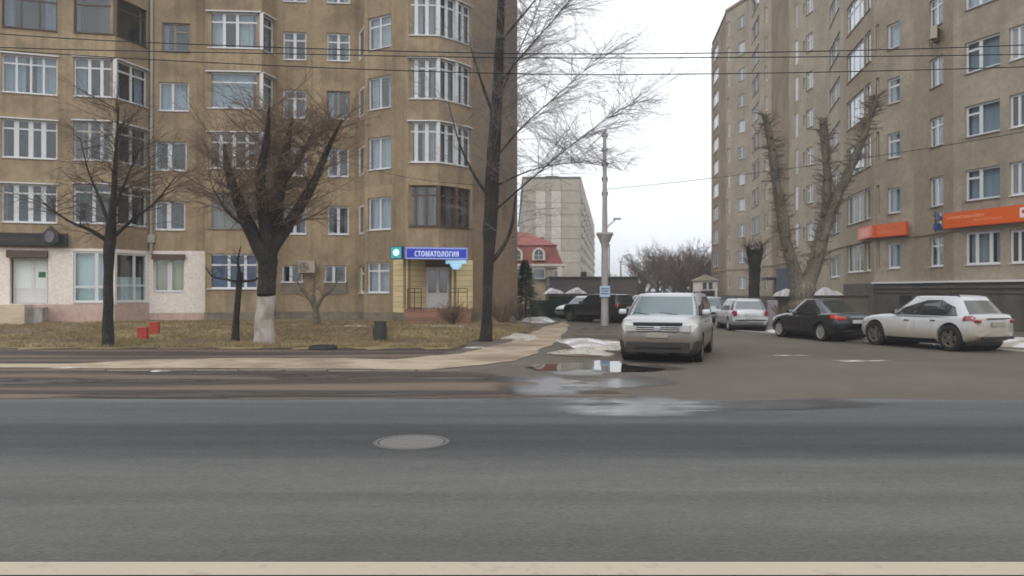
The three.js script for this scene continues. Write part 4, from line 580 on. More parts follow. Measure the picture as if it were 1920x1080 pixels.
bareTree('bare_tree', 'tall bare tree at the corner of the left block, twigs across the sky', 'tree', foot(911, 641, 28),
  [[[911, 645, 28], [913, 590, 28], [915, 520, 28], [918, 440, 28], [923, 340, 28], [929, 240, 28], [935, 120, 28], [940, 0, 28], [944, -120, 28]], [0.23, 0.18, 0.17, 0.24, 0.25, 0.21, 0.17, 0.13, 0.06]],
  [[[[917, 495, 28], [940, 468, 28], [958, 430, 28], [968, 360, 28.2]], [0.1, 0.08, 0.06, 0.03], 22], [[[926, 300, 28], [982, 235, 28.2], [1060, 165, 28.4], [1130, 100, 28.6]], [0.04, 0.026, 0.015, 0.006], 60], [[[922, 400, 28], [985, 345, 27.8], [1080, 265, 27.6], [1165, 205, 27.4], [1196, 190, 27.4]], [0.04, 0.026, 0.017, 0.01, 0.005], 60], [[[934, 160, 28], [990, 90, 28], [1060, 10, 28], [1110, -70, 28]], [0.038, 0.025, 0.014, 0.006], 56], [[[932, 200, 28], [966, 110, 28.4], [1010, 10, 28.8], [1030, -90, 29]], [0.038, 0.025, 0.014, 0.006], 54], [[[924, 380, 28], [890, 330, 28.2], [862, 270, 28.4], [840, 190, 28.6]], [0.07, 0.05, 0.03, 0.01], 14], [[[930, 230, 28], [905, 160, 27.8], [880, 80, 27.6]], [0.07, 0.05, 0.02], 14], [[[926, 350, 28], [1000, 318, 28.4], [1090, 305, 28.8], [1180, 322, 29]], [0.034, 0.022, 0.013, 0.005], 44], [[[937, 80, 28], [995, 10, 28], [1050, -60, 28]], [0.05, 0.03, 0.012], 36]],
  { seed: 104, bark: M.bark, trunkTwigs: 4.0, trunkN: 110, depth: 2, kids: [8, 5], len: 2.1, tr: 0.012, min: 0.003, ratio: 0.5, ang: 0.5, wob: 0.22, up: -0.03, spread: 1, rise: 0.6, bias: [0.35, 0, 0], twig: M.twigPale });
bareTree('pollarded_tree', 'forked pollarded tree with stubby shoots behind the black sedan', 'tree', foot(1506, 594, 36),
  [[[1506, 600, 36], [1505, 575, 36], [1503, 556, 36], [1508, 538, 36], [1520, 516, 36.1]], [0.6, 0.52, 0.5, 0.44, 0.3]],
  [[[[1498, 548, 36], [1484, 490, 35.8], [1470, 430, 35.6], [1458, 350, 35.4], [1448, 280, 35.2], [1436, 215, 35.1]], [0.36, 0.3, 0.26, 0.23, 0.2, 0.17], 230], [[[1510, 548, 36], [1533, 480, 36.2], [1546, 420, 36.4], [1552, 360, 36.4], [1549, 290, 36.4], [1545, 222, 36.4]], [0.4, 0.36, 0.27, 0.22, 0.18, 0.17], 230], [[[1540, 450, 36.2], [1562, 395, 36], [1588, 330, 35.8], [1612, 275, 35.6], [1632, 215, 35.5], [1644, 178, 35.4]], [0.26, 0.23, 0.2, 0.17, 0.14, 0.13], 230], [[[1574, 360, 36], [1560, 340, 36.4], [1552, 318, 36.6]], [0.1, 0.08, 0.05], 8]],
  { seed: 105, bark: M.barkGrey, depth: 1, kids: [4], len: 0.6, tr: 0.024, min: 0.01, ratio: 0.5, ang: 0.8, wob: 0.4, up: 0.0, spread: 1.3, rise: 0.1, twig: M.twigGrey, rough: 0.26 });
bareTree('pollarded_tree', 'short thick pollarded tree with a bushy dark head beside the far wing', 'tree', foot(1415, 578, 52),
  [[[1415, 582, 52], [1414, 550, 52], [1415, 510, 52], [1416, 470, 52]], [0.42, 0.36, 0.36, 0.4]], [[[[1410, 500, 52], [1404, 475, 52], [1402, 462, 51.8]], [0.18, 0.14, 0.08], 30], [[[1420, 500, 52], [1427, 475, 52], [1429, 458, 52.2]], [0.18, 0.14, 0.08], 30]],
  { seed: 106, bark: M.bark, trunkTwigs: 1.8, trunkN: 60, depth: 1, kids: [4], len: 0.9, tr: 0.02, min: 0.008, ratio: 0.5, ang: 0.6, wob: 0.3, up: 0.03, spread: 0.9, rise: 1, twig: M.twig });
// bare shrubs
function shrub(label, px, py, d, w, h, n, seed, twig, depth = 2) {
  const r = rngOf(seed), b = at(px, py, d), t = thing('shrub', label, 'shrub', [b.x, b.y, b.z]); const st = new TB(), tw = new TB();
  for (let i = 0; i < n; i++) { const a = r() * 6.28, q = V(b.x + Math.cos(a) * w * 0.12 * r(), b.y - 0.03, b.z + Math.sin(a) * w * 0.12 * r()); const dir = V(Math.cos(a) * w / h * (0.3 + 0.5 * r()), 1, Math.sin(a) * w / h * (0.3 + 0.5 * r())); sprout(i < 4 ? st : tw, r, q, dir, h * (0.6 + 0.5 * r()), 0.022, depth, { wob: 0.25, up: 0, kids: [6, 4], ang: 0.55, ratio: 0.5, min: 0.005 }); }
  part('stems', st.geo(b), twig, t); part('crown', tw.geo(b), twig, t);
}
{ const b = at(593, 607, 34.5); bareTree('shrub', 'leafless multi stemmed bush under the air conditioner', 'shrub', b, [[[594, 608, 34.5], [593, 590, 34.5], [591, 572, 34.5]], [0.2, 0.15, 0.13]], [[[[591, 578, 34.5], [580, 560, 34.4], [566, 545, 34.3], [556, 522, 34.2]], [0.1, 0.07, 0.04, 0.015], 16], [[[593, 578, 34.5], [606, 556, 34.6], [624, 540, 34.8], [636, 520, 35]], [0.1, 0.07, 0.04, 0.015], 16], [[[592, 575, 34.5], [588, 545, 34.6], [590, 515, 34.7]], [0.08, 0.05, 0.015], 14]], { seed: 107, bark: M.barkGrey, depth: 1, kids: [5], len: 0.8, tr: 0.012, min: 0.004, ratio: 0.5, ang: 0.6, wob: 0.3, up: 0.02, spread: 1, rise: 0.8, twig: M.twigGrey }); }
shrub('brown leafless bush in front of the dentist steps', 850, 607, 35.2, 1.5, 1.1, 26, 111, M.twigRed);
shrub('low reddish bush beside the tall tree', 943, 603, 37, 1.7, 1.2, 28, 112, M.twigRed);
shrub('low bush at the corner below the conifer', 975, 600, 40, 1.4, 1.0, 20, 113, M.twig);
shrub('brown scrub on the slush beside the pole foot', 1112, 622, 36.5, 1.6, 0.45, 22, 114, M.twigRed, 1);
{ // conifer
  const d = 48, b = at(985, 600, d), r = rngOf(121), t = thing('conifer', 'dark green conifer beside the corner of the left block', 'tree', [b.x, b.y, b.z]); const tr = new TB(); tr.tube([b.clone(), b.clone().add(V(0.02, 1.6, 0)), b.clone().add(V(0.05, 3.3, 0))], [0.09, 0.06, 0.01], 8); part('trunk', tr.geo(b), M.bark, t);
  const pos = []; const H = 3.45; for (let k = 0; k < 950; k++) { const q = Math.pow(r(), 0.85), y = 0.12 + q * H, R = (1 - q) ** 0.75 * 1.3 * (0.55 + 0.6 * r()) + 0.05, a = r() * 6.283, c = Math.cos(a), s = Math.sin(a); for (let m = 0; m < 9; m++) { const f = 0.25 + 0.75 * m / 9, bx0 = c * R * f, bz = s * R * f, by = y - 0.25 * R * f * f + 0.1 * f; const w = 0.05 + 0.05 * r(), l = 0.13 + 0.08 * r(), e = (r() - 0.5) * 1.6, ca = Math.cos(a + e), sa = Math.sin(a + e), up = (r() - 0.5) * 0.12; pos.push(bx0 - sa * w * 0.4, by, bz + ca * w * 0.4, bx0 + sa * w * 0.4, by + 0.02, bz - ca * w * 0.4, bx0 + ca * l, by + up, bz + sa * l); } }
  const g = new THREE.BufferGeometry(); g.setAttribute('position', new THREE.Float32BufferAttribute(pos, 3)); g.computeVertexNormals(); part('crown', g, M.conifer, t);
}
// far bare trees at the end of the side street
function farTree(label, px, d, topY, w, seed, group) {
  const r = rngOf(seed), b = V(PX(px, d), 0, -d), H = PY(topY, d), t = thing('bare_tree', label, 'tree', [b.x, b.y, b.z]); const tr = new TB(), tw = new TB(); tr.tube([b, b.clone().add(V(0.1, H * 0.25, 0)), b.clone().add(V(0.2, H * 0.45, 0.1))], [0.3, 0.22, 0.12], 8);
  for (let i = 0; i < 34; i++) { const a = r() * 6.28, q = b.clone().add(V(0.1, H * (0.04 + 0.4 * r()), 0)); sprout(tw, r, q, V(Math.cos(a) * w / H * 1.5, 0.9 + 0.5 * r(), Math.sin(a) * w / H * 1.5), H * (0.4 + 0.25 * r()), 0.07, 3, { wob: 0.25, up: 0.02, kids: [6, 5, 4], ang: 0.5, ratio: 0.52, min: 0.012 }); }
  part('trunk', tr.geo(b), M.bark, t); part('crown', tw.geo(b), M.twigGrey, t);
}
const FT = [[1206, 122, 468, 5], [1232, 116, 462, 6], [1262, 110, 452, 6.5], [1296, 112, 458, 6.5], [1326, 114, 455, 6], [1245, 135, 470, 6], [1312, 130, 462, 6], [1282, 100, 480, 5]];
FT.forEach(([px, d, ty, w], i) => farTree('bare tree in the thicket ending the side street, ' + ['leftmost of all', 'second from the left', 'tallest one left of centre', 'just right of centre', 'hard against the right block', 'behind the left ones', 'behind the right ones', 'lowest one in front'][i], px, d, ty, w, 200 + i));
farTree('small far bare tree seen just right of the concrete pole', 1160, 95, 512, 2.5, 221);
farTree('low far bare tree left of the white van roof', 1182, 90, 520, 2.5, 222);
// ---------------------------------------------------------------- poles, wires, small street things
{
  const d = 40.5, b = V(PX(1134, d), 0, -d), t = thing('utility_pole', 'tall pale concrete pole with funnel collar beside the side street', 'pole', [b.x, 0, b.z]); const top = PY(245, d), col = PY(440, d);
  part('lower_shaft', cyl(0.2, 0.165, col - 0.3, 0, 0, 0, 16), M.concrete, t); const lt = new THREE.LatheGeometry([[0.165, -0.75], [0.2, -0.5], [0.38, -0.08], [0.44, 0], [0.44, 0.1], [0.12, 0.12]].map(([x, y]) => new THREE.Vector2(x, y)), 20); lt.translate(0, col, 0); part('collar', lt, M.concrete, t); part('upper_shaft', cyl(0.14, 0.085, top - col, 0, col, 0, 14), M.concrete, t);
  const ins = []; for (let i = 0; i < 5; i++) ins.push(rbx(0.3, 0.07, 0.07, 0, top - 0.3 - i * 0.75, 0.02, 0.01), cyl(0.03, 0.03, 0.14, -0.13, top - 0.28 - i * 0.75, 0.02, 6), cyl(0.03, 0.03, 0.14, 0.13, top - 0.28 - i * 0.75, 0.02, 6)); part('insulator', merge(ins), M.darkMetal, t);
  const arm = new TB(); arm.tube([V(0.08, PY(428, d), -0.05), V(0.3, PY(420, d), -0.3), V(0.62, PY(410, d), -0.6)], [0.035, 0.03, 0.03], 6); part('lamp_arm', arm.geo(), M.greyMetal, t); part('lamp_head', rbx(0.4, 0.09, 0.16, 0.72, PY(408, d), -0.68, 0.03), M.greyMetal, t); part('cable_duct', cyl(0.03, 0.03, col - 0.6, 0.22, 0.1, 0.05, 6), M.darkMetal, t);
  const s = thing('street_sign', 'small blue and white plate fixed to the concrete pole', 'sign', [b.x - 0.02, PY(556, d), b.z + 0.23]); part('plate', rbx(0.52, 0.56, 0.03, 0, 0.26, 0.02, 0.01), std({ color: srgb(190, 204, 226) }), s); part('lettering', merge([bx(0.4, 0.06, 0.006, 0, 0.4, 0.038), bx(0.36, 0.06, 0.006, 0, 0.28, 0.038), bx(0.4, 0.06, 0.006, 0, 0.15, 0.038)]), std({ color: srgb(84, 104, 150) }), s); part('clamp', bx(0.5, 0.04, 0.06, 0, 0.3, -0.02), M.darkMetal, s);
  const d2 = 78, p2 = V(PX(1164, d2), 0, -d2), u = thing('street_lamp', 'thin far lamp post right of the concrete pole', 'lamp', [p2.x, 0, p2.z]); part('post', cyl(0.12, 0.07, PY(490, d2), 0, 0, 0, 10), M.concrete, u); const a2 = new TB(); a2.tube([V(0, PY(492, d2), 0), V(0.2, PY(482, d2), 0), V(0.6, PY(478, d2), 0)], [0.04, 0.035, 0.03], 6); part('arm', a2.geo(), M.greyMetal, u); part('lamp_head', rbx(0.5, 0.1, 0.2, 0.75, PY(478, d2), 0, 0.03), M.greyMetal, u);
}
function wire(label, pts, r, seg = 60) { const c = new THREE.CatmullRomCurve3(pts); const m = part('overhead_wire', new THREE.TubeGeometry(c, seg, r, 5), M.black, scene); tag(m, label, 'wire', null); return m; }
const W3 = [[[-700, -10], [0, 63], [480, 87], [980, 100], [1340, 99], [1920, 84], [2600, 45]], [[-700, 55], [0, 88.5], [480, 99.5], [980, 108], [1340, 107.5], [1920, 101.5], [2600, 85]], [[-700, 25], [0, 93], [480, 121], [980, 138], [1340, 138], [1920, 125], [2600, 95]]];
['topmost of the three dark wires across the street', 'middle one of the three dark wires across the street', 'lowest of the three dark wires across the street'].forEach((l, i) => wire(l, W3[i].map(([x, y]) => at(x, y, 12 + i * 0.35)), 0.0085, 120));
wire('thin cable rising from the concrete pole past the right block', [at(1137, 355, 40.4), at(1300, 338, 36), at(1480, 316, 32), at(1700, 284, 28), at(1925, 246, 24), at(2150, 200, 21)], 0.012);
wire('thin slack cable from the left block to the tall tree', [at(500, 250, 30), at(640, 300, 30), at(760, 332, 30), at(920, 350, 28)], 0.009);
{ // red gas posts, bin, tyre, manhole cover
  const red = std({ map: plaster(S(182, 62, 46), S(138, 56, 46), 0.9, 0.6, 151, 128), roughness: 0.6 });
  const post = (label, px, py, d, h) => { const b = at(px, py, d), t = thing('marker_post', label, 'post', [b.x, b.y - 0.02, b.z], 0.2); part('shaft', rbx(0.33, h, 0.28, 0, h / 2, 0, 0.015), red, t); part('cap', rbx(0.35, 0.05, 0.3, 0, h + 0.02, 0, 0.02), red, t); };
  post('front one of two squat red posts on the lawn', 268, 643, 28.2, 0.54); post('rear one of two squat red posts on the lawn', 290, 634, 29.8, 0.58);
  { const d = 27.4, b = at(713, 645, d), t = thing('litter_bin', 'dark litter bin standing on the lawn below the blue sign', 'bin', [b.x, b.y, b.z]); const lt = new THREE.LatheGeometry([[0.0, 0.1], [0.16, 0.1], [0.19, 0.14], [0.205, 0.74], [0.225, 0.76], [0.225, 0.79], [0.195, 0.79], [0.17, 0.25], [0, 0.22]].map(([x, y]) => new THREE.Vector2(x, y)), 18); part('bucket', lt, std({ color: srgb(58, 58, 58), roughness: 0.7 }), t); part('stand', merge([bx(0.04, 0.6, 0.04, -0.23, 0.3, 0), bx(0.04, 0.6, 0.04, 0.23, 0.3, 0), bx(0.5, 0.04, 0.3, 0, 0.02, 0), bx(0.42, 0.035, 0.05, 0, 0.5, 0)]), M.darkMetal, t); }
  { const [x, d] = gp(606, 655), t = thing('tyre', 'half buried dark tyre lying in the mud before the lawn', 'tyre', [x, 0.03, -d]); const g = new THREE.TorusGeometry(0.33, 0.11, 10, 28); g.rotateX(Math.PI / 2); g.scale(1, 0.9, 1); part('tread', g, M.black, t); const g2 = new THREE.CircleGeometry(0.26, 20); g2.rotateX(-Math.PI / 2); g2.translate(0, 0.03, 0); part('soil', g2, M.mud, t); }
  { const [x, d] = gp(772, 830), t = thing('manhole_cover', 'round worn manhole cover in the near lane of the main road', 'manhole cover', [x, 0.006, -d]); const rg = new THREE.TorusGeometry(0.42, 0.035, 6, 40); rg.rotateX(Math.PI / 2); rg.scale(1, 0.45, 1); part('rim', rg, std({ color: srgb(92, 90, 88), roughness: 0.8 }), t); const c = new THREE.CylinderGeometry(0.38, 0.38, 0.014, 36); part('lid', c, std({ color: srgb(104, 102, 99), roughness: 0.8 }), t); for (const q of [0.3, 0.17]) { const k = new THREE.TorusGeometry(q, 0.012, 5, 36); k.rotateX(Math.PI / 2); k.scale(1, 0.5, 1); k.translate(0, 0.007, 0); part('ring', k, std({ color: srgb(112, 110, 106), roughness: 0.8 }), t); }  }
  { const d = 40, b = V(PX(1473, d), 0, -d), t = thing('panel', 'blue grey upright metal sheet beside the pollarded tree', 'panel', [b.x, 0, b.z], 0.12); const h = PY(502, d); part('sheet', rbx(0.95, h - 0.3, 0.08, 0, h / 2 + 0.15, 0, 0.02), std({ color: srgb(84, 92, 102), roughness: 0.5 }), t); part('leg', merge([cyl(0.04, 0.04, h, -0.42, 0, -0.08, 8), cyl(0.04, 0.04, h, 0.42, 0, -0.08, 8)]), M.darkMetal, t); }
  { const d = 38.5, x0 = PX(1452, d), x1 = PX(1625, d), t = thing('hedge_wall', 'low dark wall with snow on top behind the black sedan', 'wall', [(x0 + x1) / 2, 0, -d]); part('wall', bx(x1 - x0, PY(556, d), 0.35, 0, PY(556, d) / 2, 0), M.plinthDark, t); part('coping', rbx(x1 - x0 + 0.06, 0.08, 0.45, 0, PY(556, d) + 0.02, 0, 0.01), M.darkMetal, t); const m0 = heap('snow', 'small snow heap on the low dark wall beside the pollarded tree', PX(1474, d - 0.6), d - 0.6, 1.1, 0.4, 0.3, 58); m0.position.y = PY(556, d) + 0.05; const m = heap('snow', 'snow heap on the low dark wall behind the black sedan', PX(1552, d), d, 1.55, 0.42, 0.4, 57); m.position.y = PY(556, d) + 0.05; }
  { const d = 36.8, b = V(PX(1448, d), 0, -d), t = thing('cabinet', 'pale grey utility cabinet between the silver estate and the black sedan', 'cabinet', [b.x, 0, b.z], -0.15); part('case', rbx(0.46, 1.25, 0.36, 0, 0.72, 0, 0.04), std({ color: srgb(142, 138, 144), roughness: 0.6 }), t); part('plinth', bx(0.5, 0.12, 0.4, 0, 0.06, 0), M.concrete, t); part('door', rbx(0.36, 0.95, 0.03, 0, 0.75, 0.18, 0.01), std({ color: srgb(150, 146, 152), roughness: 0.6 }), t); part('handle', bx(0.03, 0.12, 0.03, 0.13, 0.78, 0.205), M.darkMetal, t); }
  shrub('brown leafless scrub between the grey cabinet and the black sedan', 1466, 592, 35.6, 1.2, 0.8, 26, 115, M.twigRed, 1);
}
// ---------------------------------------------------------------- cars (local frame: x forward, y up, z to the car's right)
const carPaint = (c, metal, dirtC, amt, y0, y1) => ({ c, metal, dirtC, amt, y0, y1 });
const curve = (pts) => (x) => { if (x <= pts[0][0]) return pts[0][1]; for (let i = 0; i + 1 < pts.length; i++) { const [a, b] = [pts[i], pts[i + 1]]; if (x <= b[0]) { const t = (x - a[0]) / (b[0] - a[0]); const p = pts[i - 1] || a, n = pts[i + 2] || b; const m0 = i ? (b[1] - p[1]) / (b[0] - p[0]) : (b[1] - a[1]) / (b[0] - a[0]), m1 = pts[i + 2] ? (n[1] - a[1]) / (n[0] - a[0]) : (b[1] - a[1]) / (b[0] - a[0]); const h = b[0] - a[0], t2 = t * t, t3 = t2 * t; return (2 * t3 - 3 * t2 + 1) * a[1] + (t3 - 2 * t2 + t) * h * m0 + (-2 * t3 + 3 * t2) * b[1] + (t3 - t2) * h * m1; } } return pts[pts.length - 1][1]; };
const RING = [[0, 0], [0.78, 0], [0.9, 0.04], [0.965, 0.14], [0.99, 0.28], [1, 0.44], [0.985, 0.6], [0.965, 0.72], [0.95, 0.82], [0.915, 0.92], [0.84, 0.985], [0.6, 1.015], [0, 1.035]];
const ringAt = (v) => { const f = clamp(v) * (RING.length - 1), i = Math.min(RING.length - 2, Math.floor(f)), t = f - i; return [lerp(RING[i][0], RING[i + 1][0], t), lerp(RING[i][1], RING[i + 1][1], t)]; };
const tyreGeo = (R, w) => { const p = [[R * 0.68, -w / 2 + 0.01], [R * 0.8, -w / 2], [R * 0.95, -w / 2 + 0.015], [R, -w / 2 + 0.04], [R, w / 2 - 0.04], [R * 0.95, w / 2 - 0.015], [R * 0.8, w / 2], [R * 0.68, w / 2 - 0.01]].map(([x, y]) => new THREE.Vector2(x, y)); const g = new THREE.LatheGeometry(p, 32); g.rotateX(Math.PI / 2); return g; };
const rimGeo = (R, n) => { const gs = []; const hub = new THREE.CylinderGeometry(0.05, 0.06, 0.05, 12); hub.rotateX(Math.PI / 2); gs.push(hub); const barrel = new THREE.LatheGeometry([[R * 0.97, -0.08], [R, -0.085], [R, 0.03], [R * 0.9, 0.03], [R * 0.87, -0.07]].map(([x, y]) => new THREE.Vector2(x, y)), 28); barrel.rotateX(Math.PI / 2); gs.push(barrel); for (let i = 0; i < n; i++) { for (const o of [-0.035, 0.035]) { const s = bx(R * 0.86, 0.034, 0.03, R * 0.48, o * 0.9, 0.0); s.rotateZ(i / n * 6.2832); gs.push(s); } } const disc = new THREE.CylinderGeometry(R * 0.88, R * 0.88, 0.01, 24); disc.rotateX(Math.PI / 2); disc.translate(0, 0, -0.06); return [merge(gs), disc]; };
const MC = { tyre: std({ color: srgb(30, 29, 28), roughness: 0.9 }), rim: std({ color: srgb(176, 176, 174), roughness: 0.4, metalness: 0.4 }), rimDirty: std({ color: srgb(108, 102, 94), roughness: 0.6, metalness: 0.3 }), disc: std({ color: srgb(30, 30, 30) }), glass: phys({ color: rgb(0.022, 0.026, 0.028), roughness: 0.04, ior: 1.9 }), glassBlue: phys({ color: rgb(0.10, 0.14, 0.15), roughness: 0.06, ior: 1.65 }), glassGrey: phys({ color: rgb(0.07, 0.075, 0.072), roughness: 0.12, ior: 1.8 }), trim: std({ color: srgb(30, 30, 31), roughness: 0.6 }), chrome: std({ color: srgb(190, 192, 194), roughness: 0.25, metalness: 0.9 }), tail: phys({ color: rgb(0.22, 0.02, 0.028), roughness: 0.1, clearcoat: 1 }), tailBright: phys({ color: rgb(0.6, 0.03, 0.02), roughness: 0.1, clearcoat: 1 }), lamp: phys({ color: rgb(0.5, 0.51, 0.48), roughness: 0.08, ior: 1.6, clearcoat: 1 }), plate: std({ color: srgb(186, 186, 182), roughness: 0.5 }), plateDirty: std({ color: srgb(150, 144, 132), roughness: 0.7 }), bumper: std({ color: srgb(50, 47, 44), roughness: 0.8 }) };
const evaluator = new Evaluator(); evaluator.attributes = ['position', 'normal']; evaluator.useGroups = false;
function makeCar(name, label, cat, pos, fwd, s) {
  const t = thing(name, label, cat, pos, Math.atan2(-fwd[1], fwd[0])); const xF = s.wb / 2 + s.fo, xR = -s.wb / 2 - s.ro; const top = curve(s.top), bot = curve(s.bot), wid = curve(s.wid);
  const paint = phys({ color: 0xffffff, vertexColors: true, roughness: s.rough ?? 0.38, metalness: s.metal ?? 0.25, clearcoat: s.coat ?? 0.6, clearcoatRoughness: 0.12 }); const nz = fbm(4, 3, s.seed || 1), base = s.color, dirt = s.dirt;
  const colour = (g) => { const p = g.attributes.position, c = new Float32Array(p.count * 3); for (let i = 0; i < p.count; i++) { const x = p.getX(i), y = p.getY(i); const rear = s.rearDirt ? sstep(xR + 0.55, xR + 0.1, x) * 0.75 : 0; let k = sstep(s.dy[1], s.dy[0], y + 0.22 * (nz(x * 0.11 + 0.5, y * 0.3) - 0.5)) * s.damt; k = Math.max(k, rear * sstep(1.15, 0.8, y)); const q = mix3(base, dirt, clamp(k)); c[i * 3] = q[0]; c[i * 3 + 1] = q[1]; c[i * 3 + 2] = q[2]; } g.setAttribute('color', new THREE.BufferAttribute(c, 3)); return g; };
  const bow = s.bow ?? 0.13, XO = (x, a) => x - bow * a * a * sstep(xF - 0.7, xF, x) + bow * a * a * sstep(xR + 0.6, xR, x);
  const P = (x, v, side, off = 0) => { const [a, b] = ringAt(v), y0 = bot(x), y1 = top(x); return V(XO(x, a), lerp(y0, y1, b), side * (a * wid(x) + off)); };
  // lower body, closed, arches cut through
  const NX = 56, nv = RING.length, xs = []; for (let i = 0; i <= NX; i++) { const q = i / NX; xs.push(lerp(xR, xF, 0.5 - 0.5 * Math.cos(q * Math.PI) * 0.35 / 0.35 * 0.6 + (q - 0.5) * 0.4 - 0)); } xs[0] = xR; xs[NX] = xF; xs.sort((a, b) => a - b);
  const pos2 = [], idx = [], per = nv * 2 - 2; for (const x of xs) { for (let j = 0; j < nv; j++) { const [a, b] = RING[j]; pos2.push(XO(x, a), lerp(bot(x), top(x), b), a * wid(x)); } for (let j = nv - 2; j >= 1; j--) { const [a, b] = RING[j]; pos2.push(XO(x, a), lerp(bot(x), top(x), b), -a * wid(x)); } }
  for (let i = 0; i < xs.length - 1; i++) for (let j = 0; j < per; j++) { const a = i * per + j, b = i * per + (j + 1) % per, c = a + per, e = b + per; idx.push(a, b, c, b, e, c); }
  for (const [o, fl] of [[0, 0], [(xs.length - 1) * per, 1]]) { const ci = pos2.length / 3, x = o ? xF + 0.02 : xR - 0.02; const xx = o ? xF : xR; pos2.push(x, lerp(bot(xx), top(xx), 0.5), 0); for (let j = 0; j < per; j++) { const a = o + j, b = o + (j + 1) % per; fl ? idx.push(a, b, ci) : idx.push(b, a, ci); } }
  let g = new THREE.BufferGeometry(); g.setAttribute('position', new THREE.Float32BufferAttribute(pos2, 3)); g.setIndex(idx);
  { const p = g.attributes.position, q = V(), w = V(), z = V(); let vol = 0; for (let i = 0; i < idx.length; i += 3) { q.fromBufferAttribute(p, idx[i]); w.fromBufferAttribute(p, idx[i + 1]); z.fromBufferAttribute(p, idx[i + 2]); vol += q.dot(w.cross(z)); } if (vol < 0) { for (let i = 0; i < idx.length; i += 3) { const k = idx[i]; idx[i] = idx[i + 1]; idx[i + 1] = k; } g.setIndex(idx); } }
  g.computeVertexNormals(); let br = new Brush(g); br.updateMatrixWorld();
  for (const x of [-s.wb / 2, s.wb / 2]) { const c = new THREE.CylinderGeometry(s.R + 0.055, s.R + 0.055, 3, 30); c.rotateX(Math.PI / 2); c.translate(x, s.R + 0.015, 0); const k = new Brush(c); k.updateMatrixWorld(); br = evaluator.evaluate(br, k, SUBTRACTION); }
  g = br.geometry; g.clearGroups(); for (const k of Object.keys(g.attributes)) if (!['position'].includes(k)) g.deleteAttribute(k); g = toCreasedNormals(g.index ? g.toNonIndexed() : g, 0.75); part('body', colour(g), paint, t);
  const ub = []; for (const x of [-s.wb / 2, s.wb / 2]) { const c = new THREE.CylinderGeometry(s.R + 0.05, s.R + 0.05, 2 * s.W - 0.56, 24); c.rotateX(Math.PI / 2); c.translate(x, s.R + 0.02, 0); ub.push(c); } ub.push(bx(s.wb + 0.9, 0.14, 2 * s.W - 0.4, 0, 0.25, 0)); part('underbody', merge(ub), MC.trim, t);
  // greenhouse
  const h = s.gh, n = h.n || 6; const G = (cx, cz, q, off = 0) => { const xc = lerp((h.xb0 + h.xb1) / 2, (h.xr0 + h.xr1) / 2, q), hx = lerp((h.xb1 - h.xb0) / 2, (h.xr1 - h.xr0) / 2, q) + off, hz = lerp(h.wb, h.wr, q) + 0.03 * Math.sin(Math.PI * q) + off; return V(xc + cx * hx, lerp(h.yb, h.yr, q), cz * hz); };
  const sup = (a) => { const c = Math.cos(a), e = Math.sin(a); return [Math.sign(c) * Math.abs(c) ** (2 / n), Math.sign(e) * Math.abs(e) ** (2 / n)]; }; const N = 72, rows = 6, vp = [], vi = [];
  for (let j = 0; j <= rows; j++) for (let i = 0; i < N; i++) { const [cx, cz] = sup(i / N * 6.2832); const p = G(cx, cz, j / rows); vp.push(p.x, p.y, p.z); }
  const crown = [[0.985, 0.018], [0.94, 0.038], [0.8, 0.06], [0.5, 0.075], [0.2, 0.08]]; for (const [k, dy] of crown) for (let i = 0; i < N; i++) { const [cx, cz] = sup(i / N * 6.2832), p = G(cx * k, cz * k, 1); vp.push(p.x, h.yr + dy * (h.crown ?? 1) + 0.0, p.z); } const ci = vp.length / 3; const ctr = G(0, 0, 1); vp.push(ctr.x, h.yr + 0.08 * (h.crown ?? 1), 0);
  const R2 = rows + crown.length; for (let j = 0; j < R2; j++) for (let i = 0; i < N; i++) { const a = j * N + i, b = j * N + (i + 1) % N; vi.push(a, a + N, b, b, a + N, b + N); } for (let i = 0; i < N; i++) vi.push(R2 * N + i, ci, R2 * N + (i + 1) % N);
  let gh = new THREE.BufferGeometry(); gh.setAttribute('position', new THREE.Float32BufferAttribute(vp, 3)); gh.setIndex(vi); gh = toCreasedNormals(gh.toNonIndexed(), 0.9); part('cabin', colour(gh), paint, t);
  const patch = (f, nu, nw) => { const p = [], ix = []; for (let j = 0; j <= nw; j++) for (let i = 0; i <= nu; i++) { const q = f(i / nu, j / nw); p.push(q.x, q.y, q.z); } for (let j = 0; j < nw; j++) for (let i = 0; i < nu; i++) { const a = j * (nu + 1) + i; ix.push(a, a + 1, a + nu + 2, a, a + nu + 2, a + nu + 1); } const k = new THREE.BufferGeometry(); k.setAttribute('position', new THREE.Float32BufferAttribute(p, 3)); k.setIndex(ix); k.computeVertexNormals(); return k; };
  const zOf = (c) => Math.pow(Math.max(0, 1 - Math.abs(c) ** n), 1 / n);
  for (const sd of [-1, 1]) for (const [a, b, tl, t2] of s.side) part('side_window', patch((u, w) => { const cx = lerp(a, b, u); return G(cx, sd * zOf(cx), lerp(h.t0 ?? 0.12, lerp(tl ?? 0.86, t2 ?? tl ?? 0.86, u), w), 0.008); }, 8, 5), s.sideGlass || MC.glass, t);
  for (const sd of [-1, 1]) { const a = s.side[0][0] + 0.012, b = s.side[s.side.length - 1][1] - 0.012; part('window_surround', patch((u, w) => { const cx = lerp(a, b, u); let tl = 0.9; for (const q of s.side) { const lo = Math.max(q[0], q[1]), hi = Math.min(q[0], q[1]); if (cx <= lo + 0.03 && cx >= hi - 0.03) tl = lerp(q[2] ?? 0.86, q[3] ?? q[2] ?? 0.86, clamp((q[0] - cx) / (q[0] - q[1]))) + 0.03; } return G(cx, sd * zOf(cx), lerp((h.t0 ?? 0.12) - 0.03, tl, w), 0.004); }, 40, 5), MC.trim, t); }
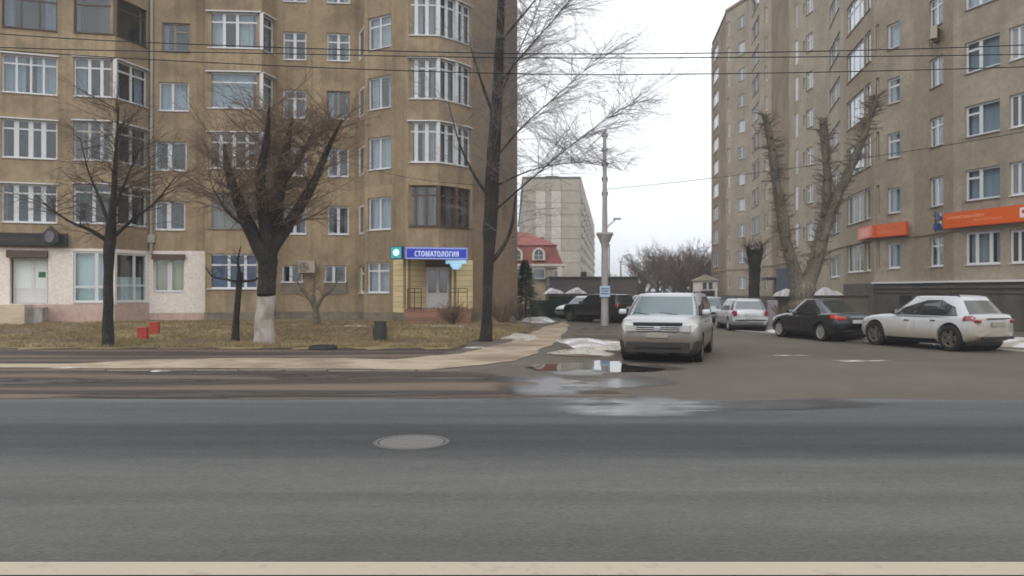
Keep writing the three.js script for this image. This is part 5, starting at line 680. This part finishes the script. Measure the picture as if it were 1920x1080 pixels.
  part('windshield', patch((u, w) => { const cz = lerp(-0.88, 0.88, u); return G(zOf(cz), cz, lerp(0.06, 0.93, w), 0.009); }, 12, 5), s.frontGlass || MC.glass, t);
  part('rear_window', patch((u, w) => { const cz = lerp(-0.8, 0.8, u); return G(-zOf(cz), cz, lerp(s.rw0 ?? 0.12, 0.86, w), 0.009); }, 12, 5), s.rearGlass || MC.glassGrey, t);
  // doors: thin skins standing proud of the body, with handles
  for (const sd of [-1, 1]) for (const [a, b] of s.doors) { const dm = part('door', colour(patch((u, w) => { const e = 0.0; const x = lerp(a, b, u), v = lerp(0.24, 0.74, w); const ed = (u < 0.001 || u > 0.999 || w < 0.001 || w > 0.999) ? -0.012 : 0.007; return P(x, v, sd, ed); }, 14, 8)), paint, t); const hp = P(lerp(a, b, 0.82), 0.66, sd, 0.02); part('handle', rbx(0.18, 0.028, 0.03, hp.x, hp.y, hp.z, 0.01), s.handle || MC.trim, dm); }
  // sill trim, bumpers
  for (const sd of [-1, 1]) part('sill', patch((u, w) => P(lerp(-s.wb / 2 + s.R + 0.08, s.wb / 2 - s.R - 0.08, u), lerp(0.1, 0.26, w), sd, 0.012), 10, 3), MC.trim, t);
  const endBox = (nm, x, y, hh, ww, dd, m, rr = 0.02) => part(nm, rbx(dd, hh, ww, x, y, 0, Math.min(rr, dd * 0.45, hh * 0.45)), m, t);
  for (const [nm, x, y, hh, ww, dd, m] of s.ends) endBox(nm, x > 0 ? xF + x - 10 : xR - x - 10, y, hh, ww, dd, MC[m] || m);
  const wrapLamp = (nm, x0, x1, v0, v1, m) => { for (const sd of [-1, 1]) part(nm, patch((u, w) => P(lerp(x0, x1, u), lerp(v0, v1, w), sd, 0.01 * Math.sin(Math.PI * clamp(u, 0.02, 0.98)) + 0.006), 8, 5), m, t); };
  for (const [nm, x0, x1, v0, v1, m] of s.lamps) wrapLamp(nm, x0 > 0 ? xF - (x0 - 10) : xR + (-x0 - 10), x1 > 0 ? xF - (x1 - 10) : xR + (-x1 - 10), v0, v1, MC[m]);
  for (const [nm, x, y, z, w, hh, dd, ry, m] of s.blocks || []) for (const sd of [-1, 1]) { const b = rbx(dd, hh, w, 0, 0, 0, Math.min(0.03, dd * 0.4, hh * 0.4)); b.rotateY(sd * ry); b.translate(x > 0 ? xF + x - 10 : xR - x - 10, y, sd * z); part(nm, b, MC[m], t); }
  for (const sd of [-1, 1]) { const q = G(h.mx ?? 0.74, sd * zOf(h.mx ?? 0.74), 0.1); const mm = part('mirror', rbx(0.16, 0.14, 0.2, q.x + 0.02, q.y + 0.06, q.z + sd * 0.12, 0.05), s.mirror || MC.trim, t); part('mirror_glass', bx(0.006, 0.1, 0.15, q.x - 0.063, q.y + 0.06, q.z + sd * 0.12), MC.chrome, mm); }
  if (s.rails) for (const sd of [-1, 1]) { const rl = new TB(); rl.tube([0.75, 0.7, 0.2, -0.3, -0.75, -0.8].map((cx, i) => { const q = G(cx, sd * 0.84, 1); q.y = h.yr + (i === 0 || i === 5 ? 0.03 : 0.085) * (s.railH ?? 1); return q; }), [0.018, 0.018, 0.018, 0.018, 0.018, 0.018], 6); part('roof_rail', rl.geo(), s.rails, t); }
  const tg = tyreGeo(s.R, s.tw || 0.21), [rg, dg] = rimGeo(s.R * 0.7, s.spokes || 5);
  for (const x of [-s.wb / 2, s.wb / 2]) for (const sd of [-1, 1]) { const w = new THREE.Group(); w.name = 'wheel'; w.position.set(x, s.R, sd * (s.W - 0.13)); if (sd < 0) w.rotation.y = Math.PI; t.add(w); part('tyre', tg, MC.tyre, w); const rm = part('rim', rg, s.rim || MC.rim, w); rm.position.z = 0.075; const dm = part('brake_disc', dg, MC.disc, w); dm.position.z = 0.06; }
  return t;
}
const E = (x) => x + 10, silver = [0.52, 0.53, 0.54], beige = [0.34, 0.295, 0.225];
// lower-body stations share a shape language; ends round off
const ends = (xR, xF, W, k = [0.86, 0.95]) => [[xR, W * k[0]], [xR + 0.12, W * 0.93], [xR + 0.5, W * 0.985], [xR + 1.1, W], [xF - 1.2, W], [xF - 0.6, W * 0.97], [xF - 0.2, W * 0.9], [xF, W * 0.78]];
// white crossover
const crossover = { wb: 2.76, fo: 0.85, ro: 0.86, W: 0.9, R: 0.37, tw: 0.24, color: [0.5, 0.51, 0.53], dirt: [0.36, 0.32, 0.25], damt: 0.9, dy: [0.35, 0.95], rearDirt: 1, metal: 0.1, seed: 5, spokes: 5, rim: MC.rimDirty,
  top: [[-2.24, 0.9], [-2.16, 1.02], [-1.9, 1.04], [-0.5, 0.99], [0.6, 0.97], [0.95, 0.985], [1.5, 0.95], [1.95, 0.87], [2.15, 0.78], [2.23, 0.64]], bot: [[-2.24, 0.44], [-2.1, 0.34], [-1.7, 0.24], [0, 0.2], [1.6, 0.22], [2.05, 0.28], [2.23, 0.4]], wid: ends(-2.24, 2.23, 0.9, [0.84]),
  gh: { xb0: -2.12, xb1: 1.05, xr0: -1.62, xr1: 0.24, yb: 0.96, yr: 1.5, wb: 0.84, wr: 0.6, n: 4, crown: 1.0, t0: 0.08, mx: 0.72 }, side: [[0.88, 0.2, 0.3, 0.84], [0.18, -0.3, 0.84, 0.84], [-0.32, -0.66, 0.84, 0.5]], doors: [[0.92, -0.05], [-0.09, -0.98]],
  frontGlass: MC.glass, rearGlass: phys({ color: rgb(0.1, 0.098, 0.088), roughness: 0.2, ior: 1.6 }), rails: MC.trim, railH: 0.8, mirror: MC.trim,
  ends: [['bumper_trim', -10 - 0.02, 0.4, 0.07, 1.2, 0.1, 'trim'], ['number_plate', -10 + 0.02, 0.78, 0.13, 0.52, 0.03, 'plateDirty'], ['tailgate_strip', -10 + 0.01, 0.93, 0.03, 0.9, 0.04, 'trim'], ['grille', 10 + 0, 0.6, 0.16, 0.8, 0.05, 'trim']].map(([a, x, ...r]) => [a, x, ...r]),
  lamps: [['tail_lamp', -10.04, -10.42, 0.62, 0.80, 'tail'], ['headlamp', 10.06, 10.5, 0.6, 0.8, 'lamp']], blocks: [['tail_lamp', -10 - 0.13, 0.86, 0.64, 0.2, 0.1, 0.16, -0.3, 'tail']] };
const P2 = (px, d) => [PX(px, d), d];
function placeCar(name, label, cat, spec, rearPx, rearD, frontX, frontD, y = 0, dz = 0) { // near-side wheel centres of the visible side -> car pose. sides: -1 left side seen
  const a = [PX(rearPx, rearD), rearD], b = [frontX, frontD]; const L = Math.hypot(b[0] - a[0], b[1] - a[1]); const f = [(b[0] - a[0]) / L, (b[1] - a[1]) / L]; const mid = [(a[0] + b[0]) / 2, (a[1] + b[1]) / 2]; const right = [f[1], -f[0]]; const o = spec.W - 0.1; const c = [mid[0] + right[0] * o, mid[1] + right[1] * o];
  return makeCar(name, label, cat, [c[0], y, -c[1]], [f[0], -f[1]], spec);
}
placeCar('parked_car', 'dirty white crossover with roof rails parked at the right edge', 'car', crossover, 1782, 23.5, PX(1645, 26.1), 26.1).scale.set(1.03, 1.06, 1.03);
// black sedan
const sedan = { wb: 2.66, fo: 0.88, ro: 0.98, W: 0.88, R: 0.32, color: [0.008, 0.01, 0.013], dirt: [0.03, 0.029, 0.028], damt: 0.3, dy: [0.2, 0.6], metal: 0.2, coat: 1, rough: 0.3, seed: 8, spokes: 7, rim: MC.rim,
  top: [[-2.31, 0.86], [-2.22, 0.98], [-1.9, 1.02], [-1.2, 1.0], [0.6, 0.93], [0.95, 0.95], [1.6, 0.86], [2.0, 0.74], [2.21, 0.6]], bot: [[-2.31, 0.5], [-2.15, 0.34], [-1.7, 0.2], [0, 0.17], [1.6, 0.19], [2.05, 0.25], [2.21, 0.38]], wid: ends(-2.31, 2.21, 0.88, [0.84]),
  gh: { xb0: -1.72, xb1: 1.0, xr0: -0.82, xr1: 0.2, yb: 0.93, yr: 1.45, wb: 0.82, wr: 0.6, n: 4, crown: 0.9, t0: 0.1, mx: 0.7 }, side: [[0.84, 0.12, 0.4, 0.86], [0.08, -0.5, 0.86, 0.8], [-0.54, -0.78, 0.74, 0.4]], doors: [[0.85, -0.1], [-0.14, -1.0]], rearGlass: MC.glass,
  ends: [['bumper_trim', -10 - 0.03, 0.4, 0.06, 1.2, 0.06, 'trim'], ['number_plate', -10 + 0.02, 0.72, 0.12, 0.52, 0.03, 'plate'], ['boot_strip', -10 + 0.02, 0.88, 0.035, 0.7, 0.03, 'chrome'], ['grille', 10, 0.56, 0.12, 0.8, 0.05, 'trim']], lamps: [['tail_lamp', -10.02, -10.42, 0.60, 0.75, 'tailBright'], ['headlamp', 10.04, 10.5, 0.6, 0.8, 'lamp']], blocks: [['tail_lamp', -10 - 0.1, 0.84, 0.6, 0.3, 0.12, 0.16, -0.28, 'tailBright']] };
placeCar('parked_car', 'black sedan with bright red tail lamp parked between the silver estate and the white crossover', 'car', sedan, 1541, 28.1, PX(1463, 30.7), 30.7);
// silver estate
const estate = { wb: 2.6, fo: 0.85, ro: 0.85, W: 0.85, R: 0.3, color: [0.52, 0.53, 0.55], dirt: [0.34, 0.32, 0.28], damt: 0.35, dy: [0.2, 0.75], metal: 0.3, seed: 12, spokes: 6,
  top: [[-2.15, 0.84], [-2.08, 0.95], [-1.8, 0.97], [0, 0.95], [0.9, 0.92], [1.5, 0.84], [1.95, 0.72], [2.15, 0.56]], bot: [[-2.15, 0.42], [-2, 0.3], [-1.6, 0.22], [0, 0.18], [1.6, 0.2], [2.0, 0.27], [2.15, 0.38]], wid: ends(-2.15, 2.15, 0.85, [0.92]),
  gh: { xb0: -2.02, xb1: 0.95, xr0: -1.74, xr1: 0.3, yb: 0.9, yr: 1.4, wb: 0.79, wr: 0.6, n: 6, crown: 0.7, t0: 0.1, mx: 0.72 }, side: [[0.84, 0.22, 0.4, 0.86], [0.18, -0.34], [-0.38, -0.84]], doors: [[0.85, -0.1], [-0.14, -1.0]], rails: MC.trim, frontGlass: MC.glassBlue, rearGlass: phys({ color: rgb(0.14, 0.16, 0.17), roughness: 0.1, ior: 1.9 }), sideGlass: MC.glassBlue,
  ends: [['bumper_trim', -10 - 0.01, 0.5, 0.05, 1.4, 0.05, 'trim'], ['number_plate', -10 + 0.02, 0.74, 0.12, 0.52, 0.03, 'plate'], ['grille', 10, 0.56, 0.12, 0.8, 0.05, 'trim']], lamps: [['tail_lamp', -10.01, -10.3, 0.56, 0.8, 'tail'], ['headlamp', 10.04, 10.5, 0.6, 0.8, 'lamp']], blocks: [['tail_lamp', -10 - 0.02, 0.8, 0.68, 0.15, 0.24, 0.08, -0.1, 'tail']] };
makeCar('parked_car', 'silver estate car seen from behind with dark roof bars, left of the black sedan', 'car', [10.65, 0, -36.9], [0.06, -1], estate);
makeCar('parked_car', 'pale blue grey hatchback half hidden behind the van', 'car', [11.5, 0, -45.6], [-0.1, 1], { ...estate, color: [0.36, 0.42, 0.46], seed: 13, rails: null });
// black off-roader and white car by the pole
const suv = { wb: 2.72, fo: 0.88, ro: 1.0, W: 0.93, R: 0.37, tw: 0.25, color: [0.014, 0.014, 0.015], dirt: [0.09, 0.08, 0.07], damt: 0.5, dy: [0.3, 0.9], metal: 0.1, coat: 0.5, seed: 17, spokes: 6, rim: MC.rimDirty,
  top: [[-2.36, 0.95], [-2.3, 1.08], [-1.9, 1.12], [0, 1.08], [0.75, 1.08], [1.6, 1.04], [2.05, 0.95], [2.24, 0.7]], bot: [[-2.36, 0.5], [-2.2, 0.38], [-1.7, 0.3], [0, 0.28], [1.6, 0.3], [2.05, 0.34], [2.24, 0.46]], wid: ends(-2.36, 2.24, 0.93, [0.92]),
  gh: { xb0: -2.25, xb1: 0.85, xr0: -2.05, xr1: 0.25, yb: 1.02, yr: 1.56, wb: 0.86, wr: 0.68, n: 7, crown: 0.7, t0: 0.1, mx: 0.76 }, side: [[0.86, 0.22, 0.5, 0.86], [0.18, -0.34], [-0.38, -0.86]], doors: [[0.8, -0.1], [-0.14, -1.0]], rearGlass: MC.glass, rails: MC.trim,
  ends: [['bumper_trim', -10, 0.52, 0.16, 1.6, 0.08, 'trim'], ['number_plate', -10 + 0.02, 0.85, 0.12, 0.52, 0.03, 'plate'], ['grille', 10, 0.72, 0.16, 0.9, 0.05, 'trim']], lamps: [['tail_lamp', -10.02, -10.3, 0.6, 0.84, 'tail'], ['headlamp', 10.04, 10.4, 0.66, 0.84, 'lamp']], blocks: [['tail_lamp', -10 - 0.02, 0.98, 0.74, 0.16, 0.26, 0.08, -0.1, 'tail']] };
makeCar('parked_car', 'black off roader parked across the street behind the concrete pole', 'car', [4.95, 0, -45.6], [-0.66, -0.75], suv);
makeCar('parked_car', 'white car nosing out from behind the black off roader', 'car', [4.7, 0, -51.5], [-0.75, 0.66], { ...estate, color: [0.74, 0.76, 0.78], seed: 18, rails: null, damt: 0.1 });
makeCar('parked_car', 'dark car further back between the pole and the van', 'car', [8.3, 0, -50.5], [-0.3, -1], { ...sedan, color: [0.03, 0.03, 0.034], seed: 19 });
// silver van coming out of the side street
const van = { wb: 3.2, fo: 0.92, ro: 1.0, W: 1.0, R: 0.345, tw: 0.23, color: [0.43, 0.43, 0.44], dirt: [0.165, 0.14, 0.105], damt: 1, dy: [0.6, 1.13], metal: 0.3, coat: 0.5, seed: 23, spokes: 5, rim: MC.rimDirty,
  top: [[-2.6, 1.0], [-2.54, 1.12], [-2.2, 1.16], [0, 1.16], [1.2, 1.18], [1.55, 1.18], [2.0, 1.13], [2.3, 1.07], [2.45, 1.0], [2.52, 0.86]], bot: [[-2.6, 0.46], [-2.45, 0.34], [-2, 0.24], [0, 0.2], [1.9, 0.2], [2.35, 0.22], [2.52, 0.3]], wid: ends(-2.6, 2.52, 1.0, [0.95]).slice(0, 4).concat([[1.3, 1.0], [1.9, 0.99], [2.25, 0.95], [2.45, 0.89], [2.52, 0.82]]),
  gh: { xb0: -2.5, xb1: 1.72, xr0: -2.36, xr1: 0.78, yb: 1.13, yr: 1.685, wb: 0.965, wr: 0.79, n: 7, crown: 0.7, t0: 0.08, mx: 0.82 }, side: [[0.9, 0.52, 0.45, 0.86], [0.48, -0.1], [-0.14, -0.9]], doors: [[1.35, 0.35], [0.3, -0.9]], frontGlass: MC.glassBlue, rails: MC.trim, railH: 0.9, mirror: phys({ color: rgb(...silver), roughness: 0.4, metalness: 0.3 }),
  ends: [['grille', 10 - 0.0, 0.86, 0.15, 0.98, 0.07, 'trim'], ['bonnet_lip', 10 - 0.045, 0.975, 0.085, 1.16, 0.07, 'trim'], ['number_plate', 10 + 0.045, 0.7, 0.115, 0.52, 0.02, 'plateDirty'], ['air_intake', 10 + 0.035, 0.43, 0.1, 1.1, 0.05, 'trim'], ['bumper_trim', 10 - 0.02, 0.4, 0.26, 1.5, 0.1, 'bumper'], ['number_plate', -10 + 0.02, 0.85, 0.12, 0.52, 0.03, 'plate']],
  lamps: [['headlamp', 10.0, 10.5, 0.66, 0.86, 'lamp'], ['tail_lamp', -10.02, -10.16, 0.5, 0.85, 'tail'], ['bumper_guard', 10.0, 10.55, 0.03, 0.4, 'bumper'], ['wheel_arch_trim', 10.56, 11.6, 0.03, 0.12, 'bumper']], blocks: [['headlamp', 10 - 0.07, 0.875, 0.62, 0.3, 0.19, 0.12, 0.22, 'lamp']] };
{
  const fw = [-0.31, 0.95], L = Math.hypot(...fw), f = [fw[0] / L, fw[1] / L]; const front = [3.6, -19.5]; const c = [front[0] - f[0] * 2.52, front[1] - f[1] * 2.52]; const t = makeCar('van', 'dusty silver van with roof rails waiting at the mouth of the side street', 'van', [c[0], 0, c[1]], f, van); t.scale.set(1.03, 1.0, 1.04);
  for (let i = 0; i < 3; i++) part('grille_bar', rbx(0.03, 0.022, 0.98, 2.555, 0.815 + i * 0.048, 0, 0.006), MC.chrome, t); part('emblem', rbx(0.03, 0.1, 0.16, 2.565, 0.865, 0, 0.012), MC.chrome, t);
  const wp = new TB(); wp.tube([V(1.74, 1.17, -0.5), V(1.66, 1.24, 0.05)], [0.012, 0.008], 4); wp.tube([V(1.74, 1.17, 0.2), V(1.66, 1.24, 0.7)], [0.012, 0.008], 4); part('wiper', wp.geo(), MC.trim, t);
}
renderer.render(scene, camera);
